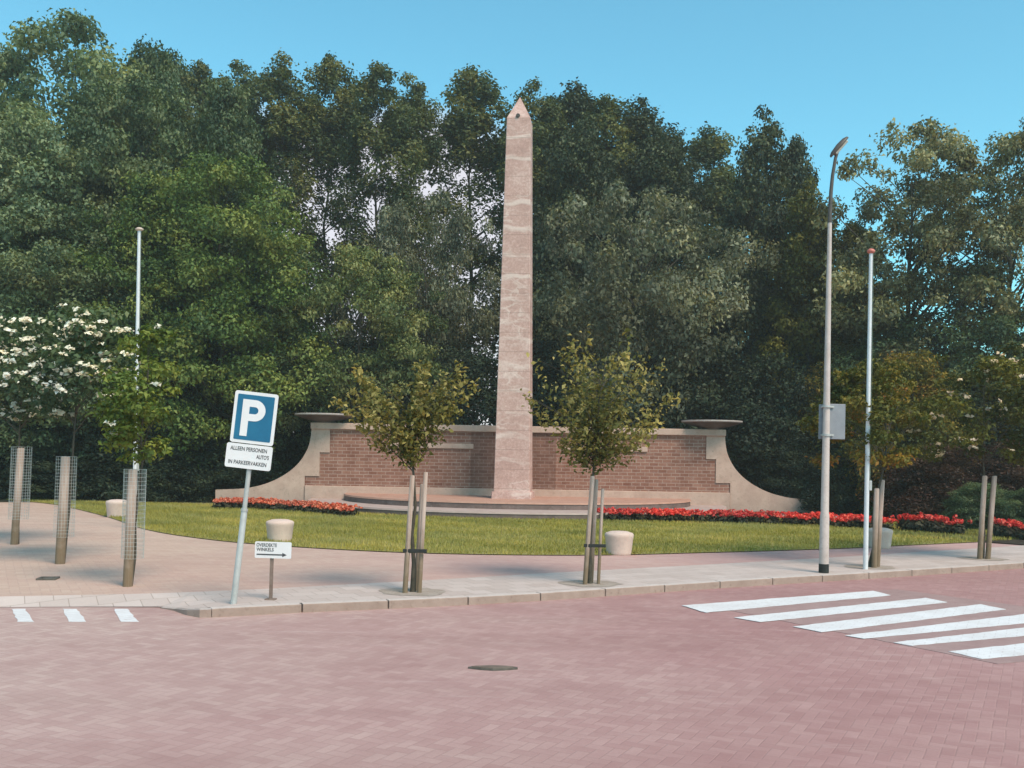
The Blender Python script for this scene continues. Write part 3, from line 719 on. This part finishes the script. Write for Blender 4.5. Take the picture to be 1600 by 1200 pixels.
for txt, xx, zz, ww in (('ALLEEN PERSONEN', -.225, 1.745, .41), ("AUTO'S", .075, 1.672, .14), ('IN PARKEERVAKKEN', -.235, 1.59, .43)):
    text_obj('lettering', txt, .062, M['sign_black'], p2, (xx, -.0465, zz), ww, .0008)
for z in (1.62, 1.95, 2.28): b = MB(); b.bev((0, -.012, z), (.11, .035, .03), .004); b.build('bracket', M['zinc'], ps)
# small arrow sign
loc = G(423, 937)
ss = empty('arrow_sign', loc, 0, 'small white direction sign with a black arrow pointing right on a rusty post', 'sign')
ss.rotation_euler = (0, R(.6), R(-2))
b = MB(); b.bev((0, 0, .235), (.036, .036, .53), .004); b.build('post', M['rust'], ss)
b = MB(); b.bev((0, 0, .006), (.12, .10, .014), .003); b.build('foot_plate', M['rust'], ss)
b = MB(); b.prism([(x+.02, z+.58) for x, z in rrect(.425, .19, .016)], -.034, -.020); pn = b.build('panel', M['sign_white'], ss)
text_obj('lettering', 'OVERDEKTE', .056, M['sign_black'], pn, (-.175, -.0355, .635), .24, .0006)
text_obj('lettering', 'WINKELS', .056, M['sign_black'], pn, (-.172, -.0355, .583), .20, .0006)
b = MB(); b.box((-.02, -.0352, .527), (.30, .002, .015)); b.add([(.13, -.0357, .552), (.13, -.0357, .502), (.182, -.0357, .527)], [(0, 1, 2)]); b.build('arrow', M['sign_black'], pn)

# ------------------------------------------------------------------ lamp post and its plate
loc = G(1287, 895)
lp = empty('street_lamp', loc, 0, 'tall grey street lamp post with black foot and bent top', 'street lamp')
zt = 6.0
b = MB(); b.tube([(0, 0, .135), (0, 0, .9), (.0, 0, .93), (0, 0, 2.9), (0, 0, 5.45)], [.074, .070, .062, .049, .031], 18)
b.build('post', M['lamp_paint'], lp)
b = MB(); b.tube([(0, 0, -.03), (0, 0, .14)], [.078, .076], 18); b.build('foot', M['tar'], lp)
b = MB(); b.tube([(0, 0, 5.42), (0, 0, 5.6), (.01, 0, 5.9), (.03, -.0, 6.15), (.07, 0, 6.42), (.12, 0, 6.60)], [.033, .031, .029, .027, .025, .024], 14); b.build('bent_arm', M['bronze_dark'], lp)
Mh = Matrix.Translation((.13, 0, 6.60)) @ Matrix.Rotation(R(-50), 4, 'Y')
b = MB(); prof = [(-.20, .03, .025), (-.15, .06, .045), (0, .075, .06), (.13, .065, .05), (.19, .03, .025)]
vs = []; n = 12
for t, w, h in prof:
    for k in range(n):
        a = 2*math.pi*k/n; vs.append(Mh @ Vector((t, w*math.cos(a), max(h*math.sin(a), -.012))))
fs = [(i*n+k, i*n+(k+1) % n, (i+1)*n+(k+1) % n, (i+1)*n+k) for i in range(len(prof)-1) for k in range(n)]
b.add(vs, fs, 0, True); b.add(vs[:n], [list(range(n))]); b.add(vs[-n:], [list(range(n))[::-1]])
hd = b.build('lantern', M['bronze_dark'], lp)
b = MB(); b.bev((0, 0, -.028), (.27, .11, .034), .012, 0, Mh); b.build('glass_cover', M['glass_tan'], hd)
# sign plate seen from behind, clamped to the lamp post
sp_ = empty('sign_plate', (loc.x, loc.y, 2.06), R(0), 'grey back of a folded traffic sign plate clamped to the street lamp post', 'sign plate')
Mp = Matrix.Rotation(R(32), 4, 'Z')
b = MB(); b.bev((.165, .085, .29), (.37, .02, .55), .006, 0, Matrix.Rotation(R(8), 4, 'Z')); b.build('right_leaf', M['sign_back'], sp_)
b = MB(); b.bev((-.06, .105, .285), (.09, .02, .54), .006, 0, Matrix.Rotation(R(-12), 4, 'Z')); b.build('side_leaf', M['sign_back'], sp_)
for z in (.06, .5): b = MB(); b.tube([(0, 0, z), (0, 0, z+.03)], .072, 18); b.bev((.04, .075, z+.015), (.2, .03, .03), .004); b.build('clamp', M['zinc'], sp_)

# ------------------------------------------------------------------ flagpoles
def flagpole(px, py, Y, top_m, label, k=1.0):
    t = P(px, py, Y); e = empty('flagpole', (t.x, t.y, 0), 0, label, 'flagpole', 'white flagpoles either side of the memorial')
    b = MB(); b.tube([(0, 0, -.02), (0, 0, t.z*.5), (0, 0, t.z-.08)], [.052*k, .046*k, .038*k], 16); b.build('pole', M['white_pole'], e)
    b = MB(); b.lathe([(0, t.z-.085), (.045*k, t.z-.085), (.085*k, t.z-.06), (.085*k, t.z-.035), (.045*k, t.z-.01), (0, t.z)], 18); b.build('cap', top_m, e)
    b = MB(); b.tube([(.056*k, -.025, 1.4), (.052*k, -.025, 3.2), (.043*k, -.025, t.z-.09)], .005, 5); b.build('halyard', M['rope'], e)
    b = MB(); b.bev((.062*k, -.02, 1.35), (.05, .03, .16), .008); b.build('cleat', M['zinc'], e)
flagpole(218, 355, 21.8, M['knob'], 'slim white flagpole with tan cap rising behind the guarded saplings')
flagpole(1361, 388, 16.05, M['red_knob'], 'slim white flagpole with red cap standing beside the wooden stakes near the lamp post', .75)

# ------------------------------------------------------------------ young trees with stakes
def young(px, py, top, bot, cpx, hw, mat, nleaf, leaf, label, seed, kind='vase', nclump=26, cr=.2, rt=.03, pet=None, npet=0, flat=.55, shell=.45, back=0.0):
    base = G(px, py); Y = base.y
    zt = P(px, top, Y).z; zb = P(px, bot, Y).z; cx = P(cpx, (top+bot)/2, Y).x-base.x; W = hw/F*Y
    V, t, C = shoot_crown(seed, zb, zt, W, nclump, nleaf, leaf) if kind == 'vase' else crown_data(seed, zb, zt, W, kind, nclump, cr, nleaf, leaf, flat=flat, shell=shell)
    sh_ = lambda z: cx*np.clip((z)/((zb+zt)/2), 0, 1.4)
    V[:, :, 0] += sh_(V[:, :, 2]); C[:, 0] += sh_(C[:, 2])
    V[:, :, 1] += back*np.clip(V[:, :, 2]/zb, 0, 1); C[:, 1] += back
    e = empty('young_tree', base, 0, label, 'young tree', 'young staked street trees')
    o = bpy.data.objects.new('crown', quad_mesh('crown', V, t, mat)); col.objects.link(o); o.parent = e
    mb = trunk_shape(seed, zt, rt, C, min(34, nclump), lean=cx/((zb+zt)/2), z_start=.55, zend=zb+(zt-zb)*.7); mb.build('trunk', M['bark'], e)
    if pet:
        rng = np.random.default_rng(seed+50); out = []; tt = []
        for k in range(npet):
            c = C[rng.integers(len(C))]; th = rng.random()*6.28
            if rng.random() < .85: th = -math.pi/2+rng.normal()*.8       # showiest on the sunny road side
            q = np.array([c[0]+math.cos(th)*c[3]*.95, c[1]+math.sin(th)*c[3]*.95, c[2]+c[3]*flat*(.1+.6*rng.random())])
            m = rng.integers(6, 10); pp = q+rng.normal(size=(m, 3))*np.array([.03, .03, .014])
            out.append(leaf_quads(rng, pp, unit(np.array([0, -.6, .9])+rng.normal(size=(m, 3))*.35), .065, .85)); tt.append(rng.random(m))
        o = bpy.data.objects.new('blossoms', quad_mesh('blossoms', np.concatenate(out), np.concatenate(tt), pet)); col.objects.link(o); o.parent = e
    return base
def support(base, stakes, label, guard=None, tie=True, group='wooden supports of the young trees'):
    e = empty('tree_support', base, 0, label, 'tree support', group)
    for (x0, y0, x1, y1, h, r) in stakes:
        b = MB(); b.tube([(x0, y0, -.05), ((x0+x1)/2, (y0+y1)/2, h*.5), (x1, y1, h-.015), (x1, y1, h)], [r*1.05, r, r*.97, r*.8], 12); b.build('stake', M['wood'], e)
    if tie:
        xs = [(s[0]+s[2])/2 for s in stakes]; b = MB(); hm = stakes[0][4]
        for zf in (.36, ):
            pts = [(min(xs)-.05, -.06, hm*zf), (max(xs)+.05, -.06, hm*zf)]
            b.bev(((min(xs)+max(xs))/2, stakes[0][1]*.6-.06, hm*zf), (max(xs)-min(xs)+.13, .02, .045), .006)
        b.build('rubber_tie', M['rubber'], e)
    if guard:
        x, y, lean, r, z0, z1 = guard; b = MB(); n = 22; wr = .0017
        def pt(a, z): return (x+lean*z+r*math.cos(a), y+r*math.sin(a), z)
        for k in range(n): a = 2*math.pi*k/n; b.tube([pt(a, z0), pt(a, z1)], wr, 4, False)
        nz = int((z1-z0)/.05)
        for i in range(nz+1):
            z = z0+(z1-z0)*i/nz; b.tube([pt(2*math.pi*k/20, z) for k in range(21)], wr, 4, False)
        b.build('wire_guard', M['wire'], e)
    return e
def pit(base, r, name='tree_pit'):
    rnd = random.Random(base.x); pts = [Vector((base.x+r*(1+rnd.uniform(-.12, .12))*math.cos(k*.3142), base.y+r*.9*(1+rnd.uniform(-.12, .12))*math.sin(k*.3142), .004)) for k in range(20)]
    sheet(name, pts, M['sand'])
# two trees in front of the memorial
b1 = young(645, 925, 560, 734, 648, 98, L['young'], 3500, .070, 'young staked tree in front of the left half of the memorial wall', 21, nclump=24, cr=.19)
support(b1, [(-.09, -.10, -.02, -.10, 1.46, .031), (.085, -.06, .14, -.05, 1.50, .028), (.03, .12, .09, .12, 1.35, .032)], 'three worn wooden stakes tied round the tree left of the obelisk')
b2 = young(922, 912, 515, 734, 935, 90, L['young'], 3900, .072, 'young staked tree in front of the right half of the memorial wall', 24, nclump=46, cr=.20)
support(b2, [(-.08, -.10, .0, -.10, 1.47, .031), (.02, .10, .07, .12, 1.42, .029), (.11, -.02, .15, .0, 1.3, .022)], 'three worn wooden stakes tied round the tree right of the obelisk')
for b_ in (b1, b2): pit(b_, .42)
# right hand trees
b3 = young(1358, 886, 562, 722, 1385, 100, L['russet'], 8500, .075, 'young tree with russet orange tips beside the street lamp and flagpole', 27, 'flat', 64, .21, back=.75)
support(b3, [(.045, -.10, .065, -.10, 1.30, .042), (.15, .06, .21, .06, 1.44, .045)], 'pair of wooden stakes beside the right flagpole and bollard', tie=False)
b4 = young(1535, 873, 545, 715, 1540, 125, L['olive'], 8000, .085, 'young tree with pale cream blossom at the far right of the pavement', 28, 'flat', 70, .27, pet=L['petal_cream'], npet=70)
support(b4, [(-.09, -.08, -.02, -.08, 1.52, .045), (.07, -.05, .17, -.05, 1.52, .045)], 'pair of knobbed wooden stakes furthest right on the pavement', tie=False)
for b_ in (b3, b4): pit(b_, .42)
# left hand trees in wire guards
a1 = young(27, 850, 490, 658, 35, 88, L['mid'], 3900, .10, 'white flowering sapling in a wire guard furthest left', 31, 'round', 56, .30, pet=L['petal_white'], npet=190)
support(a1, [(-.03, -.05, .06, -.05, 1.72, .062)], 'single wooden stake inside the leftmost wire tree guard', (-.0, 0, .03, .17, .45, 1.74), False)
a2 = young(98, 880, 484, 652, 120, 95, L['mid'], 4000, .09, 'white flowering sapling in a wire guard, middle of the left three', 33, 'round', 56, .27, pet=L['petal_white'], npet=200)
support(a2, [(-.02, -.05, .04, -.05, 1.60, .068)], 'single wooden stake inside the middle wire tree guard', (.0, 0, .02, .145, .4, 1.60), False)
a3 = young(203, 915, 515, 722, 224, 62, L['yellowish'], 3300, .075, 'yellowish green sapling in a wire guard by the left flagpole', 35, 'round', 50, .2, pet=L['petal_white'], npet=7)
support(a3, [(-.01, -.05, .03, -.05, 1.47, .058)], 'single wooden stake inside the wire tree guard nearest the parking sign', (.02, 0, .015, .135, .35, 1.47), False)

# ------------------------------------------------------------------ background trees
KB = [Kind(101, 15, 1.5, 4.2, 'egg', 260, .95, 60000, .185, flat=.6), Kind(102, 15, 1.5, 4.2, 'round', 250, .95, 60000, .185, flat=.55)]
KP = [Kind(111, 19, 5.0, 1.9, 'column', 170, .72, 34000, .17, r=.15, nlimb=55, flat=.8, gap=(.0, .66, .42), thin=.55), Kind(112, 19, 5.0, 1.9, 'egg', 170, .75, 34000, .17, r=.14, nlimb=55, flat=.8, gap=(.0, .62, .45), thin=.55),
      Kind(113, 19, 4.5, 1.9, 'column', 175, .70, 34000, .17, r=.15, nlimb=55, flat=.8, gap=(.05, .66, .45), thin=.55)]
KQ = [Kind(116, 19, 5.0, 1.9, 'column', 150, .62, 23500, .16, r=.15, nlimb=70, flat=.85, gap=(.0, .72, .44), thin=.5), Kind(117, 19, 5.0, 1.9, 'egg', 150, .64, 23500, .16, r=.14, nlimb=70, flat=.85, gap=(.0, .70, .44), thin=.5),
      Kind(118, 19, 4.5, 1.9, 'column', 150, .62, 23500, .16, r=.15, nlimb=70, flat=.85, gap=(.0, .72, .44), thin=.5)]
KD = [Kind(121, 14, 1.0, 3.2, 'cone', 220, .8, 52000, .18, flat=.7), Kind(122, 14, 1.0, 3.2, 'egg', 220, .85, 52000, .18, flat=.7)]
KS = [Kind(131, 7, .1, 3.0, 'bush', 170, .8, 42000, .16, r=.12), Kind(132, 7, .1, 3.0, 'bush', 160, .8, 42000, .16, r=.12)]
KM = [Kind(141, 9, 3.0, 4.0, 'flat', 160, .75, 32000, .16, r=.15, flat=.42, outl=.4), Kind(142, 9, 2.5, 4.0, 'round', 180, .72, 34000, .155, r=.15, flat=.6, outl=.4)]
KR = [Kind(151, 13, 3.0, 4.0, 'round', 210, .68, 36000, .16, r=.2, nlimb=60, flat=.55, outl=.3), Kind(152, 13, 3.0, 4.0, 'round', 210, .68, 36000, .16, r=.2, nlimb=60, flat=.55, outl=.3)]
def put(kind, name, px, top, hw, Y, mat, label, cat='tree', rz=None, group=None):
    t = P(px, top, Y); X = P(px, (top+780)/2, Y).x
    return kind.place(name, (X, Y, -.02), t.z+.02, hw/F*Y, mat, label, cat, rz, group)
g = 'trees of the dense left hand stand'
put(KB[0], 'broadleaf_tree', -90, 150, 175, 38, L['dull'], 'dull grey green broadleaf tree cut by the left frame edge', group=g)
put(KB[0], 'broadleaf_tree', -5, 70, 130, 42, L['dull'], 'grey green tree at the left frame edge behind the hazy tree', group=g)
put(KB[1], 'broadleaf_tree', 225, 68, 105, 42, L['mid'], 'mid green tree rising behind the left flagpole, second tallest at the upper left', group=g)
put(KB[1], 'broadleaf_tree', 112, 30, 170, 41, L['dull'], 'tallest broad tree at the upper left with rounded top', group=g)
put(KB[0], 'broadleaf_tree', 45, 160, 140, 35, L['dull'], 'hazy grey green tree in front of the tallest upper left tree', group=g)
put(KB[1], 'broadleaf_tree', 215, 130, 125, 37, L['mid'], 'mid green broad tree above the left flagpole', group=g)
put(KB[0], 'broadleaf_tree', 340, 125, 115, 38, L['mid'], 'mid green tree right of the left flagpole top with knobbly crown', group=g)
put(KB[1], 'broadleaf_tree', 345, 245, 135, 35, L['bright'], 'fresh bright green tree high above the parking sign', group=g)
put(KB[0], 'broadleaf_tree', 225, 270, 120, 34.6, L['bright'], 'fresh green tree directly behind the left flagpole', group=g)
put(KB[1], 'broadleaf_tree', 90, 330, 130, 34.2, L['mid'], 'mid green lower tree behind the white flowering saplings', group=g)
g = 'row of slim trees behind the memorial'
rows = [(258, 78, 46, 'slim tree in the back row peeping over the left stand, nearest the tallest tree'), (305, 98, 40, 'slim tree in the back row above the left flagpole top'), (362, 92, 48, 'slim tree in the back row above the fresh green tree'), (437, 84, 56, 'slim back row tree with a broad top above the parking sign'),
        (514, 86, 50, 'slim back row tree with a pointed top, second right of the parking sign'), (588, 95, 52, 'slim back row tree with pale gaps, above the left memorial bowl'), (640, 112, 44, 'slim back row tree above the left staked tree'),
        (735, 103, 60, 'slim back row tree with the broad top just left of the obelisk tip'), (832, 124, 44, 'slim back row tree just right of the obelisk tip'), (884, 128, 56, 'slim back row tree second right of the obelisk tip'),
        (945, 150, 46, 'slim back row tree third right of the obelisk tip'), (998, 150, 54, 'slim back row tree above the right staked tree'), (1100, 198, 50, 'slim back row tree left of the dark conical tree')]
for i, (px, top, hw, lab) in enumerate(rows):
    put((KQ if 400 < px < 800 else KP)[i % 3], 'slim_tree', px, top, hw*1.32, 46+(i*37 % 5)*.8, L['poplar'] if px < 800 else L['dark' if i % 2 else 'poplar'], lab, rz=i*1.7, group=g)
g = 'dark trees behind the right half of the memorial'
put(KD[1], 'dark_tree', 905, 190, 95, 43, L['dark'], 'dense dark tree immediately right of the obelisk shaft', group=g)
put(KD[1], 'dark_tree', 1035, 205, 100, 44, L['dark'], 'dense dark tree behind the silvery tree', group=g)
put(KD[0], 'dark_tree', 1185, 155, 92, 42, L['dark'], 'tall dark conical tree left of the street lamp', group=g)
put(KD[1], 'dark_tree', 1235, 215, 70, 43, L['dark'], 'dark tree leaning on the right side of the conical tree', group=g)
put(KD[0], 'olive_tree', 1260, 270, 95, 39, L['olive'], 'olive green tree behind the street lamp post')
put(KD[1], 'olive_tree', 1335, 345, 75, 39.5, L['olive'], 'olive green tree behind the right flagpole top')
put(KM[1], 'silvery_tree', 1000, 288, 160, 38, L['silver'], 'silvery grey leaved tree between the obelisk and the conical tree')
put(KM[1], 'silvery_tree', 665, 300, 100, 42, L['silver'], 'grey green loose tree just left of the obelisk shaft')
put(KM[0], 'pale_tree', 560, 385, 125, 37.5, L['pale'], 'pale green layered tree above the left end of the memorial wall')
put(KB[0], 'broadleaf_tree', 430, 430, 95, 36.5, L['mid'], 'low green tree behind the parking sign')
put(KR[0], 'open_tree', 1420, 190, 150, 37, L['brown'], 'open brownish tree with sky showing through beside the street lamp head')
put(KR[1], 'open_tree', 1580, 180, 140, 36, L['brown'], 'open brownish tree with sky gaps cut by the right frame edge')
put(KM[1], 'bushy_tree', 1480, 480, 150, 36, L['mid'], 'bushy green tree below the open brownish tree')
put(KM[1], 'bushy_tree', 1640, 450, 130, 35, L['dull'], 'grey green bushy tree at the right frame edge')
# dark understorey
g = 'dark evergreen shrubs behind the memorial'
for i, (px, top, hw, Y, lab) in enumerate([(30, 520, 140, 36.5, 'dark evergreen shrub behind the leftmost wire guards'), (180, 560, 110, 35.6, 'dark evergreen shrub behind the left flagpole foot'), (300, 530, 110, 36, 'dark evergreen shrub left of the parking sign'),
        (400, 560, 100, 37.5, 'dark evergreen shrub hidden behind the parking sign'), (500, 520, 120, 39.5, 'dark evergreen shrub above the left memorial bowl'), (620, 510, 120, 41, 'dark evergreen shrub behind the left staked tree'), (740, 540, 110, 40, 'dark evergreen shrub left of the obelisk foot'),
        (880, 530, 110, 40, 'dark evergreen shrub right of the obelisk foot'), (1000, 540, 120, 40.5, 'dark evergreen shrub behind the right staked tree'), (1110, 520, 120, 40, 'dark evergreen shrub above the right memorial bowl'), (1210, 550, 110, 37.5, 'dark evergreen shrub beside the right sweep of the wall'),
        (1310, 640, 100, 36, 'dark evergreen shrub behind the street lamp post'), (1420, 570, 120, 35.5, 'dark evergreen shrub behind the right flagpole'), (1540, 560, 120, 34.5, 'dark evergreen shrub behind the furthest right stakes'), (1660, 560, 120, 33, 'dark evergreen shrub at the right frame edge')]):
    put(KS[i % 2], 'evergreen_shrub', px, top, hw, Y, L['hedge'], lab, 'shrub', i*1.3, g)
for i, (px, top, hw, Y, lab) in enumerate([(250, 690, 80, 34.3, 'low dark shrub on the lawn edge left of the memorial wall'), (345, 670, 60, 35.2, 'low dark shrub behind the left tip of the memorial wall'), (1235, 690, 60, 35.4, 'low dark shrub inside the right sweep of the memorial wall'), (100, 690, 80, 34, 'low dark shrub behind the two left wire guards'), (1330, 700, 60, 33.5, 'low dark shrub behind the right tip of the memorial wall')]):
    put(KS[i % 2], 'low_shrub', px, top, hw, Y, L['hedge'], lab, 'shrub', i*1.9, 'low dark shrubs round the memorial')
put(KS[1], 'russet_shrub', 1310, 560, 100, 37.2, L['russet'], 'broad green shrub with russet orange top behind the street lamp post', 'shrub')
put(KS[0], 'russet_shrub', 1425, 545, 95, 32.5, L['russet'], 'broad green shrub with russet orange top behind the right flagpole', 'shrub')
put(KS[0], 'copper_shrub', 1480, 690, 90, 30, L['copper'], 'dark copper red shrub behind the furthest right stakes', 'shrub')
put(KS[1], 'copper_shrub', 1600, 680, 80, 29.5, L['copper'], 'dark copper red shrub cut by the right frame edge', 'shrub')
put(KS[0], 'green_shrub', 1535, 752, 50, 26.5, L['mid'], 'small green shrub among the red flowers by the right stakes', 'shrub')
put(KS[1], 'green_shrub', 1615, 760, 45, 26, L['mid'], 'small green shrub at the right frame edge', 'shrub')

# ------------------------------------------------------------------ thin haze of the left trees, added throughout to lift the blacks
hm = bpy.data.materials.new('haze'); hm.use_nodes = True; ht = hm.node_tree; ht.nodes.remove(ht.nodes['Principled BSDF'])
pv = ht.nodes.new('ShaderNodeVolumePrincipled'); pv.inputs['Color'].default_value = (.98, .92, .86, 1); pv.inputs['Density'].default_value = .0012; pv.inputs['Anisotropy'].default_value = .2
ht.links.new(pv.outputs[0], ht.nodes['Material Output'].inputs['Volume'])
b = MB(); b.box((0, 28, 12.5), (130, 90, 28)); tag(b.build('haze', hm), kind='stuff')

# ------------------------------------------------------------------ light
AZ, EL = 142, 52
world = bpy.data.worlds.new('World'); sc.world = world; world.use_nodes = True
nt = world.node_tree; bg = nt.nodes['Background']
sky = nt.nodes.new('ShaderNodeTexSky'); sky.sky_type = 'NISHITA'; sky.sun_disc = False
sky.sun_elevation = R(EL); sky.sun_rotation = R(AZ); sky.air_density = 1.0; sky.dust_density = .6; sky.ozone_density = 1.2
mul = nt.nodes.new('ShaderNodeMix'); mul.data_type = 'RGBA'; mul.blend_type = 'MULTIPLY'; mul.inputs[0].default_value = 1
nt.links.new(sky.outputs[0], mul.inputs[6]); mul.inputs[7].default_value = (.61, 1.18, 1.06, 1)
# pale summer cloud low in the sky behind the slim trees
tc = nt.nodes.new('ShaderNodeTexCoord'); xyz = nt.nodes.new('ShaderNodeSeparateXYZ'); nt.links.new(tc.outputs['Generated'], xyz.inputs[0])
def wmath(op, a, b=None, c=None, clamp=False):
    m = nt.nodes.new('ShaderNodeMath'); m.operation = op; m.use_clamp = clamp
    for v, k in ((a, 0), (b, 1), (c, 2)):
        if v is None: continue
        if isinstance(v, bpy.types.NodeSocket): nt.links.new(v, m.inputs[k])
        else: m.inputs[k].default_value = v
    return m.outputs[0]
nz = nt.nodes.new('ShaderNodeTexNoise'); nt.links.new(tc.outputs['Generated'], nz.inputs['Vector']); nz.inputs['Scale'].default_value = 9; nz.inputs['Detail'].default_value = 5
wob = wmath('MULTIPLY', wmath('SUBTRACT', nz.outputs['Fac'], .5), .10)
top = wmath('MULTIPLY', wmath('SUBTRACT', .325, wmath('ADD', xyz.outputs[2], wob)), 30.0, clamp=True)
side = wmath('MULTIPLY', wmath('SUBTRACT', .19, wmath('ABSOLUTE', wmath('ADD', wmath('ADD', xyz.outputs[0], .14), wob))), 14.0, clamp=True)
front_ = wmath('MULTIPLY', xyz.outputs[1], 4.0, clamp=True)
cf = wmath('MULTIPLY', wmath('MULTIPLY', top, side), front_)
cm = nt.nodes.new('ShaderNodeMix'); cm.data_type = 'RGBA'; nt.links.new(wmath('MULTIPLY', cf, .9), cm.inputs[0]); nt.links.new(mul.outputs[2], cm.inputs[6]); cm.inputs[7].default_value = (4.3, 4.0, 4.3, 1)
nt.links.new(cm.outputs[2], bg.inputs[0]); bg.inputs[1].default_value = .12
sl = bpy.data.lights.new('sun', 'SUN'); sl.energy = 2.3; sl.angle = R(26); sl.color = (1, .84, .67)
so = bpy.data.objects.new('sun', sl); col.objects.link(so)
d = Vector((math.sin(R(AZ))*math.cos(R(EL)), math.cos(R(AZ))*math.cos(R(EL)), math.sin(R(EL))))
so.rotation_euler = (-d).to_track_quat('-Z', 'Y').to_euler()
sc.view_settings.view_transform = 'Standard'; sc.view_settings.look = 'None'; sc.view_settings.exposure = .82; sc.view_settings.gamma = 1
sc.cycles.max_bounces = 6; sc.cycles.transparent_max_bounces = 4
